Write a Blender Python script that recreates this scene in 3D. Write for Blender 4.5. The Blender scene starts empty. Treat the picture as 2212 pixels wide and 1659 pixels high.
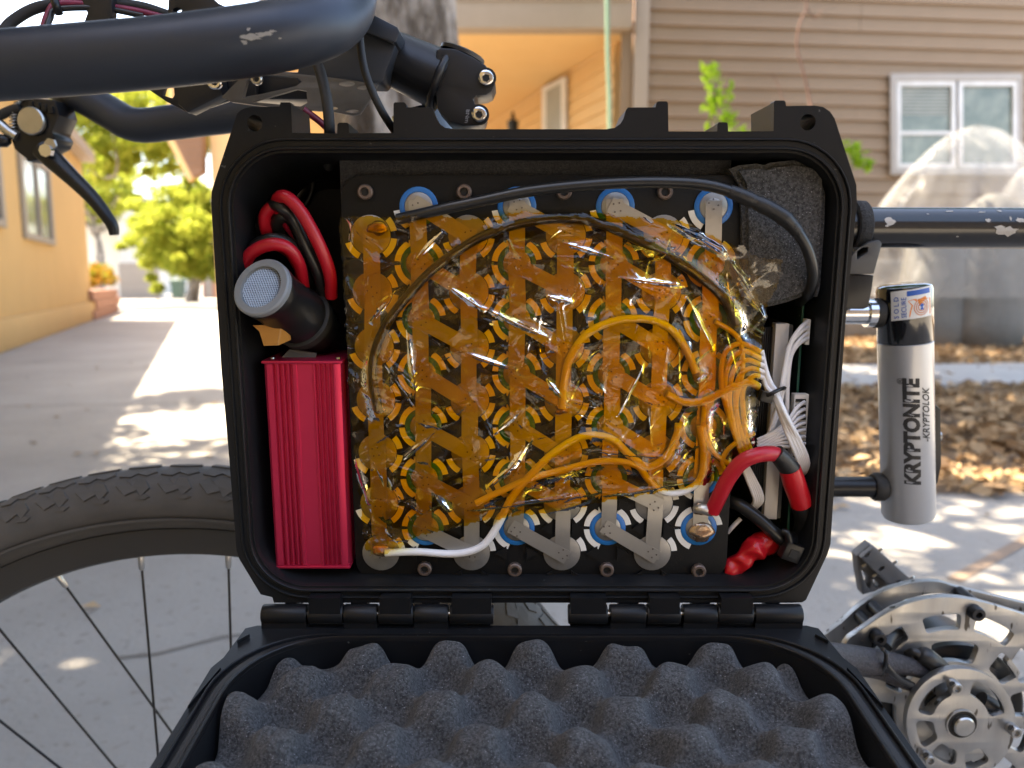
import bpy, bmesh, math, random
import numpy as np
from mathutils import Vector, Matrix, geometry
random.seed(7); RNG = np.random.default_rng(7)
sc = bpy.context.scene
COL = sc.collection
# ------------------------------------------------------------------ camera
CAMZ = 0.945             # phone held a little under a metre above the driveway
PITCH = 7.5             # degrees down
LEAN = 3.0              # the bike leans towards the camera on its stand
FPX = 1671.0            # focal length in pixels of a 2212-wide picture
cam_d = bpy.data.cameras.new('camera'); cam = bpy.data.objects.new('camera', cam_d); COL.objects.link(cam)
cam.location = (0, 0, CAMZ); cam.rotation_euler = (math.radians(90 - PITCH), 0, 0)
cam_d.sensor_width = 36.0; cam_d.lens = 36.0 * FPX / 2212.0
cam_d.clip_start = 0.01; cam_d.clip_end = 2000
cam_d.dof.use_dof = True; cam_d.dof.focus_distance = 0.445; cam_d.dof.aperture_fstop = 8.0
sc.camera = cam
# ------------------------------------------------------------------ sky, sun, exposure
SUN_EL, SUN_DIR = 64.0, Vector((-0.985, 0.17, 0)).normalized()     # high sun from the left, a touch in front
w = bpy.data.worlds.new('World'); sc.world = w; w.use_nodes = True
nt = w.node_tree; bg = nt.nodes['Background']
sky = nt.nodes.new('ShaderNodeTexSky'); sky.sky_type = 'NISHITA'; sky.sun_disc = False
sky.sun_elevation = math.radians(SUN_EL); sky.sun_rotation = math.atan2(SUN_DIR.x, SUN_DIR.y)
sky.air_density = 1.0; sky.dust_density = 2.5; sky.ozone_density = 1.0
nt.links.new(sky.outputs[0], bg.inputs[0]); bg.inputs[1].default_value = 0.15
sl = bpy.data.lights.new('sun', 'SUN'); sun = bpy.data.objects.new('sun', sl); COL.objects.link(sun)
sl.energy = 4.6; sl.angle = math.radians(0.53); sl.color = (1.0, 0.9, 0.74)
sdir = Vector((SUN_DIR.x * math.cos(math.radians(SUN_EL)), SUN_DIR.y * math.cos(math.radians(SUN_EL)), math.sin(math.radians(SUN_EL))))
sun.rotation_euler = sdir.to_track_quat('Z', 'Y').to_euler(); sun.location = (-6, 2, 14)
vs = sc.view_settings; vs.view_transform = 'Standard'; vs.look = 'None'; vs.gamma = 1.0; vs.use_curve_mapping = False
vs.exposure = 2.6
vs.use_white_balance = True; vs.white_balance_temperature = 7400; vs.white_balance_tint = 10     # phone balanced for open shade
cy = sc.cycles; cy.max_bounces = 10; cy.transparent_max_bounces = 24; cy.diffuse_bounces = 4; cy.glossy_bounces = 4
cy.caustics_reflective = False; cy.caustics_refractive = False
cy.use_denoising = True
# ------------------------------------------------------------------ helpers
BIKE = Matrix.Translation((0, 0, CAMZ)) @ Matrix.Rotation(math.radians(LEAN), 4, 'X')
WORLD = Matrix.Identity(4)
XF = BIKE
def setx(m):
    global XF; XF = m
def P(u, v, Y, pitch=None):
    """point at depth Y seen at (u, v) of a 2212 px wide picture, in the bike frame (or world frame for pitch=PITCH)"""
    wld = XF is WORLD
    p = math.radians(PITCH if wld else PITCH + LEAN)
    a = (u - 1106.0) / FPX; b = -(v - 829.5) / FPX
    d = Vector((a, math.cos(p) + b * math.sin(p), -math.sin(p) + b * math.cos(p)))
    d = d * (Y / d.y)
    return d + Vector((0, 0, CAMZ)) if wld else d
def G(u, v, z=0.0):
    """where the ray through (u, v) meets the ground"""
    p = math.radians(PITCH); a = (u - 1106.0) / FPX; b = -(v - 829.5) / FPX
    d = Vector((a, math.cos(p) + b * math.sin(p), -math.sin(p) + b * math.cos(p)))
    t = (z - CAMZ) / d.z
    return Vector((d.x * t, d.y * t, z))
def tag(o, label, cat, group=None, kind=None):
    if label: o['label'] = label
    if cat: o['category'] = cat
    if group: o['group'] = group
    if kind: o['kind'] = kind
    return o
def thing(name, loc, label, cat, group=None):
    o = bpy.data.objects.new(name, None); COL.objects.link(o)
    o.empty_display_size = 0.02
    o.location = XF @ Vector(loc)
    return tag(o, label, cat, group)
def root_of(o):
    t = Vector((0, 0, 0))
    while o: t += o.location; o = o.parent
    return t
def put(name, me, loc, mat, parent):
    o = bpy.data.objects.new(name, me); COL.objects.link(o)
    if mat is not None and not me.materials:
        for m in (mat if isinstance(mat, (list, tuple)) else [mat]): me.materials.append(m)
    if parent is not None:
        o.parent = parent; o.location = Vector(loc) - root_of(parent)
    else: o.location = loc
    return o
def mesh(name, verts, faces, mat, parent=None, smooth=False, xf=None, mids=None):
    M = XF if xf is None else xf
    v = np.asarray([tuple(p) for p in verts], dtype=np.float64) if not isinstance(verts, np.ndarray) else verts.astype(np.float64)
    m3 = np.array(M.to_3x3()); v = v @ m3.T + np.array(M.translation)
    c = (v.min(0) + v.max(0)) / 2; v = v - c
    me = bpy.data.meshes.new(name)
    me.from_pydata(v.tolist(), [], faces if isinstance(faces, list) else faces.tolist())
    if smooth is True: me.polygons.foreach_set('use_smooth', [True] * len(me.polygons))
    if mids is not None: me.polygons.foreach_set('material_index', mids)
    me.update()
    o = put(name, me, Vector(c), mat, parent)
    if isinstance(smooth, (int, float)) and not isinstance(smooth, bool):
        me.polygons.foreach_set('use_smooth', [True] * len(me.polygons)); me.set_sharp_from_angle(angle=math.radians(smooth))
    return o
def bmobj(name, bm, mat, parent=None, smooth=False, xf=None):
    bmesh.ops.recalc_face_normals(bm, faces=bm.faces)
    bm.verts.index_update()
    vs_ = [tuple(v.co) for v in bm.verts]; fs = [[v.index for v in f.verts] for f in bm.faces]
    bm.free(); return mesh(name, vs_, fs, mat, parent, smooth, xf)
def copyobj(o, loc_world, parent, name=None):
    c = o.copy(); COL.objects.link(c)
    if name: c.name = name
    c.parent = parent
    c.location = Vector(loc_world) - (root_of(parent) if parent else Vector((0, 0, 0)))
    return c
def crom(pts, n=8, closed=False):
    pts = [Vector(p) for p in pts]; out = []
    N = len(pts); rng = range(N if closed else N - 1)
    for i in rng:
        p1, p2 = pts[i], pts[(i + 1) % N]
        p0 = pts[i - 1] if (i > 0 or closed) else p1 + (p1 - p2)
        p3 = pts[(i + 2) % N] if (i + 2 < N or closed) else p2 + (p2 - p1)
        for k in range(n):
            t = k / n
            out.append(0.5 * ((2 * p1) + (p2 - p0) * t + (2 * p0 - 5 * p1 + 4 * p2 - p3) * t * t + (3 * p1 - p0 - 3 * p2 + p3) * t ** 3))
    if not closed: out.append(pts[-1])
    return out
def sweep(pts, rad, seg=10, closed=False, caps=True):
    """verts/faces of a tube along pts; rad number or list"""
    pts = [Vector(p) for p in pts]; N = len(pts)
    R = rad if isinstance(rad, (list, tuple)) else [rad] * N
    T = []
    for i in range(N):
        a = pts[i - 1] if (i > 0 or closed) else pts[i]; b = pts[(i + 1) % N] if (i < N - 1 or closed) else pts[i]
        d = (b - a); T.append(d.normalized() if d.length > 1e-9 else Vector((1, 0, 0)))
    up = Vector((0, 0, 1)) if abs(T[0].z) < 0.9 else Vector((1, 0, 0))
    n = (up - T[0] * up.dot(T[0])).normalized(); V = []; F = []
    for i in range(N):
        n = (n - T[i] * n.dot(T[i])); n = n.normalized() if n.length > 1e-9 else T[i].orthogonal().normalized()
        b = T[i].cross(n)
        for k in range(seg):
            a = 2 * math.pi * k / seg
            V.append(pts[i] + (n * math.cos(a) + b * math.sin(a)) * R[i])
    m = N if closed else N - 1
    for i in range(m):
        j = (i + 1) % N
        for k in range(seg):
            k2 = (k + 1) % seg
            F.append([i * seg + k, i * seg + k2, j * seg + k2, j * seg + k])
    if caps and not closed:
        F.append(list(range(seg))[::-1]); F.append([(N - 1) * seg + k for k in range(seg)])
    return V, F
def tube(name, pts, r, mat, parent=None, seg=10, n=8, closed=False, smooth=50):
    q = crom(pts, n, closed) if n > 1 else [Vector(p) for p in pts]
    if isinstance(r, (list, tuple)):
        r = [float(np.interp(i / (len(q) - 1) * (len(r) - 1), range(len(r)), r)) for i in range(len(q))]
    V, F = sweep(q, r, seg, closed); return mesh(name, V, F, mat, parent, smooth)
def lathe_vf(prof, org, axis, seg=32):
    """prof = [(along, radius)...] round axis from org"""
    ax = Vector(axis).normalized(); n = ax.orthogonal().normalized(); b = ax.cross(n); V = []; F = []
    for (h, r) in prof:
        for k in range(seg):
            a = 2 * math.pi * k / seg
            V.append(Vector(org) + ax * h + (n * math.cos(a) + b * math.sin(a)) * max(r, 1e-5))
    for i in range(len(prof) - 1):
        for k in range(seg):
            k2 = (k + 1) % seg; F.append([i * seg + k, i * seg + k2, (i + 1) * seg + k2, (i + 1) * seg + k])
    F.append(list(range(seg))[::-1]); F.append([(len(prof) - 1) * seg + k for k in range(seg)])
    return V, F
def lathe(name, prof, org, axis, mat, parent=None, seg=32, smooth=40):
    V, F = lathe_vf(prof, org, axis, seg); return mesh(name, V, F, mat, parent, smooth)
def prism_vf(loop, d, holes=()):
    """flat polygon (list of Vector) with holes, extruded by vector d"""
    loops = [[Vector(p) for p in l] for l in [loop] + list(holes)]
    # triangulate in a local 2D frame
    flat = [p for l in loops for p in l]
    tri = geometry.tessellate_polygon(loops)
    n = len(flat); d = Vector(d)
    V = flat + [p + d for p in flat]
    F = [list(t) for t in tri] + [[i + n for i in t][::-1] for t in tri]
    o = 0
    for l in loops:
        m = len(l)
        for i in range(m): F.append([o + i, o + (i + 1) % m, n + o + (i + 1) % m, n + o + i])
        o += m
    return V, F
def prism(name, loop, d, mat, parent=None, holes=(), smooth=False, bevel=0.0):
    V, F = prism_vf(loop, d, holes)
    bm = bmesh.new(); bv = [bm.verts.new(v) for v in V]
    for f in F:
        try: bm.faces.new([bv[i] for i in f])
        except ValueError: pass
    bmesh.ops.recalc_face_normals(bm, faces=bm.faces)
    if bevel > 0:
        es = [e for e in bm.edges if len(e.link_faces) == 2 and e.calc_face_angle(0) > math.radians(50)]
        bmesh.ops.bevel(bm, geom=es, offset=bevel, segments=2, affect='EDGES', profile=0.6, clamp_overlap=True)
    return bmobj(name, bm, mat, parent, smooth if smooth else (35 if bevel > 0 else False))
def box(name, a, b, mat, parent=None, bevel=0.0, rot=None, xf=None):
    """axis box from corner a to b; rot = Matrix about centre"""
    a = Vector(a); b = Vector(b); c = (a + b) / 2; h = (b - a) / 2
    bm = bmesh.new(); bmesh.ops.create_cube(bm, size=2)
    for v in bm.verts: v.co = Vector((v.co.x * h.x, v.co.y * h.y, v.co.z * h.z))
    if bevel > 0: bmesh.ops.bevel(bm, geom=list(bm.edges), offset=bevel, segments=2, affect='EDGES', profile=0.6, clamp_overlap=True)
    for v in bm.verts: v.co = (rot @ v.co if rot is not None else v.co) + c
    return bmobj(name, bm, mat, parent, 35 if bevel > 0 else False, xf)
def rrect(x0, x1, z0, z1, r, y, n=8):
    out = []
    for (cx, cz, a0) in ((x1 - r, z1 - r, 0), (x0 + r, z1 - r, 90), (x0 + r, z0 + r, 180), (x1 - r, z0 + r, 270)):
        for k in range(n + 1):
            a = math.radians(a0 + 90 * k / n); out.append(Vector((cx + r * math.cos(a), y, cz + r * math.sin(a))))
    return out
def loft_vf(rings, cap0=False, cap1=False):
    V = []; F = []; m = len(rings[0])
    for r in rings: V += [Vector(p) for p in r]
    for i in range(len(rings) - 1):
        for k in range(m):
            k2 = (k + 1) % m; F.append([i * m + k, i * m + k2, (i + 1) * m + k2, (i + 1) * m + k])
    if cap0: F.append(list(range(m))[::-1])
    if cap1: F.append([(len(rings) - 1) * m + k for k in range(m)])
    return V, F
def circ(c, r, y=None, n=20, ax='y'):
    c = Vector(c); return [c + Vector((r * math.cos(2 * math.pi * k / n), 0, r * math.sin(2 * math.pi * k / n))) for k in range(n)]
# ------------------------------------------------------------------ materials
MATS = {}
def mat(name, col, rough=0.5, metal=0.0, bump=None, var=None, spec=0.5, coat=0.0, sheen=0.0, speck=None, chips=None, stretch=None, emit=None, trans=0.0, rvar=None):
    """procedural principled material: bump=(scale,strength,dist) var=(scale,amount,colour2) speck=(scale,threshold,colour)"""
    m = bpy.data.materials.new(name); m.use_nodes = True; t = m.node_tree; N = t.nodes; L = t.links
    b = N['Principled BSDF']; b.inputs['Roughness'].default_value = rough; b.inputs['Metallic'].default_value = metal
    b.inputs['Specular IOR Level'].default_value = spec; b.inputs['Coat Weight'].default_value = coat; b.inputs['Coat Roughness'].default_value = 0.08
    if sheen: b.inputs['Sheen Weight'].default_value = sheen
    b.inputs['Base Color'].default_value = (*col, 1); src = None
    tc = N.new('ShaderNodeTexCoord'); co = tc.outputs['Object']
    if stretch:
        mp = N.new('ShaderNodeMapping'); mp.inputs['Scale'].default_value = stretch; L.new(co, mp.inputs[0]); co = mp.outputs[0]
    def noise(scale, detail=4, rough_=0.55):
        n = N.new('ShaderNodeTexNoise'); n.inputs['Scale'].default_value = scale; n.inputs['Detail'].default_value = detail
        n.inputs['Roughness'].default_value = rough_; L.new(co, n.inputs['Vector']); return n
    def mixc(fac, a, c2):
        x = N.new('ShaderNodeMix'); x.data_type = 'RGBA'
        L.new(fac, x.inputs[0])
        if isinstance(a, tuple): x.inputs[6].default_value = (*a, 1)
        else: L.new(a, x.inputs[6])
        x.inputs[7].default_value = (*c2, 1); return x.outputs[2]
    def ramp(inp, lo, hi):
        r = N.new('ShaderNodeMapRange'); r.inputs[1].default_value = lo; r.inputs[2].default_value = hi; L.new(inp, r.inputs[0]); return r.outputs[0]
    cur = col
    if var:
        n = noise(var[0], 6, 0.6); cur = mixc(ramp(n.outputs[0], 0.5 - var[1] * 0.5, 0.5 + var[1] * 0.5), cur, var[2])
    if speck:
        n = noise(speck[0], 2); cur = mixc(ramp(n.outputs[0], speck[1], speck[1] + 0.03), cur, speck[2])
    if chips:
        n = noise(chips[0], 3); cf = ramp(n.outputs[0], chips[1], chips[1] + 0.012); cur = mixc(cf, cur, chips[2])
    if not isinstance(cur, tuple): L.new(cur, b.inputs['Base Color'])
    if rvar:
        n = noise(rvar[0], 5); r = N.new('ShaderNodeMapRange'); r.inputs[1].default_value = 0.3; r.inputs[2].default_value = 0.7
        r.inputs[3].default_value = rvar[1]; r.inputs[4].default_value = rvar[2]; L.new(n.outputs[0], r.inputs[0]); L.new(r.outputs[0], b.inputs['Roughness'])
    if bump:
        n = noise(bump[0], 5, 0.6); bp = N.new('ShaderNodeBump'); bp.inputs['Strength'].default_value = bump[1]; bp.inputs['Distance'].default_value = bump[2]
        L.new(n.outputs[0], bp.inputs['Height']); L.new(bp.outputs[0], b.inputs['Normal'])
    if emit: b.inputs['Emission Color'].default_value = (*emit[:3], 1); b.inputs['Emission Strength'].default_value = emit[3]
    if trans: b.inputs['Transmission Weight'].default_value = trans
    MATS[name] = m; return m
def leafmat(name, c1, c2, translucent=0.45):
    m = bpy.data.materials.new(name); m.use_nodes = True; t = m.node_tree; N = t.nodes; L = t.links
    for n in list(N): N.remove(n)
    out = N.new('ShaderNodeOutputMaterial'); d = N.new('ShaderNodeBsdfDiffuse'); tr = N.new('ShaderNodeBsdfTranslucent'); mx = N.new('ShaderNodeMixShader')
    g = N.new('ShaderNodeNewGeometry'); cr = N.new('ShaderNodeMix'); cr.data_type = 'RGBA'
    cr.inputs[6].default_value = (*c1, 1); cr.inputs[7].default_value = (*c2, 1)
    L.new(g.outputs['Random Per Island'], cr.inputs[0]); L.new(cr.outputs[2], d.inputs[0]); L.new(cr.outputs[2], tr.inputs[0])
    mx.inputs[0].default_value = translucent; L.new(d.outputs[0], mx.inputs[1]); L.new(tr.outputs[0], mx.inputs[2]); L.new(mx.outputs[0], out.inputs[0])
    return m
def filmmat(name, tint, gloss=0.25, rough=0.1, haze=0.05, hazecol=(0.5, 0.3, 0.05), bscale=60, bstr=0.5, bdist=0.002):
    """thin clear film: tinted see-through sheet with a glossy crinkled face"""
    m = bpy.data.materials.new(name); m.use_nodes = True; t = m.node_tree; N = t.nodes; L = t.links
    for n in list(N): N.remove(n)
    out = N.new('ShaderNodeOutputMaterial'); tr = N.new('ShaderNodeBsdfTransparent'); tr.inputs[0].default_value = (*tint, 1)
    gl = N.new('ShaderNodeBsdfGlossy'); gl.inputs[1].default_value = rough; gl.inputs[0].default_value = (1, 1, 1, 1)
    df = N.new('ShaderNodeBsdfDiffuse'); df.inputs[0].default_value = (*hazecol, 1)
    tc = N.new('ShaderNodeTexCoord'); vo = N.new('ShaderNodeTexVoronoi'); vo.feature = 'DISTANCE_TO_EDGE'; vo.inputs['Scale'].default_value = bscale
    nz = N.new('ShaderNodeTexNoise'); nz.inputs['Scale'].default_value = bscale * 0.8; nz.inputs['Detail'].default_value = 3
    mp = N.new('ShaderNodeVectorMath'); mp.operation = 'SCALE'; mp.inputs[3].default_value = 0.035
    ad = N.new('ShaderNodeVectorMath'); ad.operation = 'ADD'
    L.new(tc.outputs['Object'], nz.inputs['Vector']); L.new(nz.outputs['Color'], mp.inputs[0]); L.new(mp.outputs[0], ad.inputs[0]); L.new(tc.outputs['Object'], ad.inputs[1]); L.new(ad.outputs[0], vo.inputs['Vector'])
    b1 = N.new('ShaderNodeBump'); b1.inputs['Strength'].default_value = bstr; b1.inputs['Distance'].default_value = bdist; L.new(vo.outputs[0], b1.inputs['Height'])
    b2 = N.new('ShaderNodeBump'); b2.inputs['Strength'].default_value = bstr; b2.inputs['Distance'].default_value = bdist; L.new(nz.outputs[0], b2.inputs['Height']); L.new(b1.outputs[0], b2.inputs['Normal'])
    L.new(b2.outputs[0], gl.inputs['Normal'])
    fr = N.new('ShaderNodeFresnel'); fr.inputs[0].default_value = 1.4; L.new(b2.outputs[0], fr.inputs['Normal'])
    mu = N.new('ShaderNodeMath'); mu.operation = 'MULTIPLY_ADD'; mu.inputs[1].default_value = 1.0; mu.inputs[2].default_value = gloss * 0.3; mu.use_clamp = True; L.new(fr.outputs[0], mu.inputs[0])
    m1 = N.new('ShaderNodeMixShader'); m1.inputs[0].default_value = haze; L.new(tr.outputs[0], m1.inputs[1]); L.new(df.outputs[0], m1.inputs[2])
    m2 = N.new('ShaderNodeMixShader'); L.new(mu.outputs[0], m2.inputs[0]); L.new(m1.outputs[0], m2.inputs[1]); L.new(gl.outputs[0], m2.inputs[2]); L.new(m2.outputs[0], out.inputs[0])
    return m
BLK = mat('black_case_plastic', (0.0055, 0.006, 0.0072), 0.38, spec=0.24, bump=(900, 0.12, 0.0004), var=(14, 0.5, (0.014, 0.0145, 0.016)), speck=(260, 0.735, (0.08, 0.08, 0.08)))
BLKS = mat('smooth_black_plastic', (0.008, 0.008, 0.009), 0.3, spec=0.35, var=(40, 0.6, (0.013, 0.013, 0.014)))
RUB = mat('black_rubber', (0.01, 0.01, 0.0105), 0.6, spec=0.35, bump=(500, 0.15, 0.0005), var=(25, 0.6, (0.035, 0.034, 0.033)))
TYRE = mat('tyre_rubber', (0.06, 0.057, 0.054), 0.75, bump=(300, 0.25, 0.0008), var=(18, 0.5, (0.1, 0.094, 0.087)))
ANOD = mat('black_anodised', (0.022, 0.0235, 0.028), 0.36, metal=0.55, bump=(700, 0.08, 0.0003), var=(30, 0.6, (0.035, 0.036, 0.04)))
BAR = mat('matt_black_bar', (0.03, 0.038, 0.055), 0.42, metal=0.4, bump=(800, 0.05, 0.0003), var=(9, 0.7, (0.04, 0.049, 0.068)), rvar=(60, 0.4, 0.5))
TUBEM = mat('chipped_black_paint', (0.012, 0.012, 0.013), 0.22, coat=0.4, bump=(60, 0.03, 0.001))
PLATE = mat('printed_black_plate', (0.005, 0.005, 0.0055), 0.5, spec=0.22, bump=(1100, 0.3, 0.0004), var=(60, 0.5, (0.009, 0.009, 0.0095)))
FOAM = mat('charcoal_foam', (0.032, 0.032, 0.033), 0.95, bump=(900, 0.9, 0.0012), var=(700, 0.25, (0.1, 0.1, 0.102)), speck=(1500, 0.68, (0.4, 0.4, 0.43)), sheen=0.08, spec=0.2)  # pale specks paint the foam's sparkle into its colour
FOAMD = mat('dark_foam', (0.022, 0.022, 0.026), 0.95, bump=(1200, 0.8, 0.001), var=(900, 0.3, (0.06, 0.06, 0.064)), spec=0.2, speck=(2000, 0.71, (0.25, 0.25, 0.25)), sheen=0.1)
NICK = mat('nickel', (0.47, 0.455, 0.43), 0.36, metal=0.75, bump=(350, 0.12, 0.0004), var=(40, 0.6, (0.35, 0.335, 0.315)))
CANM = mat('can_steel', (0.4, 0.39, 0.375), 0.4, metal=0.7, var=(120, 0.7, (0.29, 0.28, 0.27)), bump=(250, 0.1, 0.0003))
DOT = mat('weld_dot', (0.12, 0.1, 0.09), 0.5, metal=0.5)
WHITE = mat('white_plastic', (0.86, 0.85, 0.82), 0.5, var=(50, 0.6, (0.72, 0.7, 0.66)))
BLUE = mat('blue_wrap', (0.01, 0.14, 0.45), 0.35, var=(60, 0.5, (0.012, 0.17, 0.5)))
KAPT = filmmat('amber_film', (0.91, 0.61, 0.03), gloss=0.0, rough=0.035, haze=0.006, hazecol=(0.62, 0.31, 0.02), bscale=90, bstr=0.16, bdist=0.0014)
KAPY = filmmat('yellow_film', (0.97, 0.84, 0.28), gloss=0.0, rough=0.04, haze=0.004, hazecol=(0.6, 0.36, 0.03), bscale=120, bstr=0.2, bdist=0.0012)
KAPG = filmmat('smoky_film', (0.75, 0.62, 0.4), gloss=0.15, rough=0.12, haze=0.12, hazecol=(0.2, 0.13, 0.05), bscale=70, bstr=0.15, bdist=0.0015)
WIREW = mat('white_silicone', (0.82, 0.82, 0.84), 0.42, var=(90, 0.6, (0.74, 0.74, 0.78)))
WIRER = mat('red_silicone', (0.52, 0.01, 0.026), 0.35, var=(60, 0.6, (0.36, 0.006, 0.016)), bump=(200, 0.05, 0.0005))
WIREB = mat('black_silicone', (0.012, 0.012, 0.013), 0.32, var=(60, 0.6, (0.02, 0.02, 0.02)))
SHRB = mat('black_heat_shrink', (0.016, 0.016, 0.017), 0.42, bump=(160, 0.35, 0.0012))
SHRR = mat('red_heat_shrink', (0.52, 0.01, 0.018), 0.3, bump=(140, 0.25, 0.0012))
REDA = mat('red_anodised', (0.66, 0.035, 0.1), 0.36, metal=0.6, bump=(600, 0.08, 0.0003), var=(12, 0.8, (0.5, 0.018, 0.066)))
ALU = mat('machined_aluminium', (0.47, 0.475, 0.48), 0.3, metal=0.92, bump=(220, 0.12, 0.0005), var=(26, 0.4, (0.3, 0.298, 0.295)), stretch=(1, 1, 0.25), rvar=(40, 0.26, 0.55), speck=(140, 0.66, (0.1, 0.09, 0.08)))
ALUM = mat('brushed_bar_aluminium', (0.6, 0.585, 0.57), 0.45, metal=0.15, bump=(300, 0.1, 0.0004), var=(30, 0.6, (0.6, 0.58, 0.56)))
STEEL = mat('bolt_steel', (0.55, 0.54, 0.52), 0.28, metal=0.95, bump=(300, 0.08, 0.0003), var=(80, 0.6, (0.4, 0.39, 0.37)))
CHROME = mat('chrome', (0.75, 0.75, 0.76), 0.12, metal=1.0, rvar=(30, 0.08, 0.22))
RUST = mat('dark_oxide_bolt', (0.12, 0.09, 0.08), 0.5, metal=0.6, bump=(500, 0.3, 0.0005), var=(200, 0.7, (0.22, 0.16, 0.13)))
HOLE = mat('socket_dark', (0.01, 0.01, 0.01), 0.7, var=(60, 0.6, (0.015, 0.015, 0.015)))
PCB = mat('green_circuit_board', (0.012, 0.09, 0.065), 0.4, var=(80, 0.6, (0.02, 0.12, 0.085)))
GREYP = mat('grey_ring_plastic', (0.22, 0.24, 0.26), 0.45, var=(50, 0.6, (0.18, 0.2, 0.22)), bump=(400, 0.1, 0.0003))
COPPER = mat('kapton_tab', (0.5, 0.24, 0.06), 0.35, var=(60, 0.7, (0.42, 0.18, 0.03)), bump=(60, 0.15, 0.001))
BRASS = mat('hinge_pin_steel', (0.75, 0.65, 0.5), 0.25, metal=0.9, var=(60, 0.6, (0.6, 0.5, 0.4)))
LOCKS = mat('lock_silver_paint', (0.46, 0.47, 0.49), 0.32, metal=0.45, coat=0.5, bump=(1200, 0.05, 0.0002), var=(30, 0.6, (0.4, 0.41, 0.43)), speck=(300, 0.74, (0.3, 0.3, 0.31)))
LOCKB = mat('lock_gloss_black', (0.006, 0.006, 0.007), 0.08, coat=1.0, rvar=(20, 0.05, 0.14))
INK = mat('black_ink', (0.012, 0.012, 0.013), 0.5, var=(80, 0.6, (0.02, 0.02, 0.022)))
INKG = mat('pale_engraving', (0.4, 0.4, 0.42), 0.5, var=(80, 0.6, (0.3, 0.3, 0.32)))
STKW = mat('sticker_white', (0.78, 0.78, 0.76), 0.4, var=(60, 0.6, (0.72, 0.72, 0.7)))
STKB = mat('sticker_blue', (0.01, 0.09, 0.42), 0.4, var=(60, 0.6, (0.012, 0.11, 0.46)))
STKO = mat('sticker_orange', (0.8, 0.26, 0.03), 0.4, var=(60, 0.6, (0.74, 0.2, 0.02)))
# ================================================================== the place behind the bike
setx(WORLD)
CONC = mat('driveway_concrete', (0.33, 0.31, 0.285), 0.85, bump=(60, 0.4, 0.01), var=(0.9, 0.4, (0.235, 0.22, 0.2)), speck=(30, 0.63, (0.22, 0.2, 0.18)))
PATH = mat('path_concrete', (0.4, 0.385, 0.36), 0.85, bump=(40, 0.3, 0.01), var=(2.0, 0.8, (0.3, 0.29, 0.275)))
SOIL = mat('leaf_bed_soil', (0.1, 0.065, 0.04), 0.95, bump=(25, 0.8, 0.03), var=(6, 0.6, (0.2, 0.135, 0.08)))
STUC = mat('tan_stucco', (0.6, 0.4, 0.165), 0.9, bump=(30, 0.4, 0.01), var=(0.9, 0.8, (0.5, 0.33, 0.135)))
SIDE = mat('taupe_siding', (0.245, 0.163, 0.097), 0.6, bump=(60, 0.1, 0.003), var=(1.3, 0.7, (0.2, 0.132, 0.077)))
TRIM = mat('taupe_trim', (0.35, 0.275, 0.21), 0.6, var=(3, 0.7, (0.3, 0.235, 0.175)))
CEIL = mat('bounce_warmed_soffit', (0.72, 0.46, 0.2), 0.8, var=(1.5, 0.8, (0.66, 0.41, 0.17)), bump=(20, 0.2, 0.005))  # beige paint; warm bounce from the sunlit ground is put into the colour
WWOOD = mat('warm_tan_boards', (0.66, 0.43, 0.2), 0.7, var=(1.5, 0.8, (0.56, 0.36, 0.16)))  # warmer, paler tan than the taupe siding
BROWN = mat('brown_eave_boards', (0.17, 0.085, 0.045), 0.7, var=(4, 0.8, (0.24, 0.12, 0.06)))
VINYL = mat('white_vinyl', (0.5, 0.48, 0.45), 0.4, var=(3, 0.6, (0.7, 0.7, 0.71)))
GLASS = mat('window_glass', (0.05, 0.075, 0.055), 0.05, var=(2.6, 0.45, (0.24, 0.25, 0.2)), spec=0.8)
DGLASS = mat('dark_window_glass', (0.1, 0.1, 0.1), 0.1, var=(1.5, 0.8, (0.2, 0.18, 0.16)), spec=0.8)
BLIND = mat('pale_blind', (0.3, 0.3, 0.27), 0.7, var=(2, 0.6, (0.24, 0.24, 0.22)))
BLOCK = mat('grey_block', (0.3, 0.285, 0.265), 0.9, bump=(25, 0.5, 0.02), var=(3, 0.8, (0.2, 0.19, 0.175)))
BARK = mat('grey_bark', (0.42, 0.37, 0.33), 0.95, bump=(12, 1.0, 0.12), var=(8, 0.16, (0.1, 0.078, 0.062)), stretch=(1, 1, 0.35))
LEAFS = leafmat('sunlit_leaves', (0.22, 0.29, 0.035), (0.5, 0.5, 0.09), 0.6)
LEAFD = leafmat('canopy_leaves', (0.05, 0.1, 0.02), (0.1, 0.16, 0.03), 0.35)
LEAFL = leafmat('lime_leaves', (0.24, 0.42, 0.03), (0.34, 0.5, 0.05), 0.5)
FLOW = leafmat('flowering_leaves', (0.2, 0.3, 0.03), (0.6, 0.25, 0.06), 0.4)
LITT = leafmat('dry_leaves', (0.15, 0.085, 0.042), (0.5, 0.36, 0.22), 0.1)
PALEW = mat('pale_plaster', (0.66, 0.62, 0.56), 0.9, var=(0.6, 0.8, (0.58, 0.54, 0.48)))
BINM = mat('bin_green', (0.03, 0.07, 0.05), 0.5, var=(4, 0.6, (0.05, 0.09, 0.07)))
REDB = mat('red_brick', (0.3, 0.14, 0.09), 0.9, var=(5, 0.7, (0.4, 0.22, 0.15)))
FENC = mat('weathered_fence', (0.3, 0.26, 0.23), 0.9, var=(3, 0.7, (0.22, 0.19, 0.17)))
GRNC = mat('green_pole_paint', (0.2, 0.32, 0.22), 0.6, var=(3, 0.6, (0.16, 0.26, 0.18)))
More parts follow.
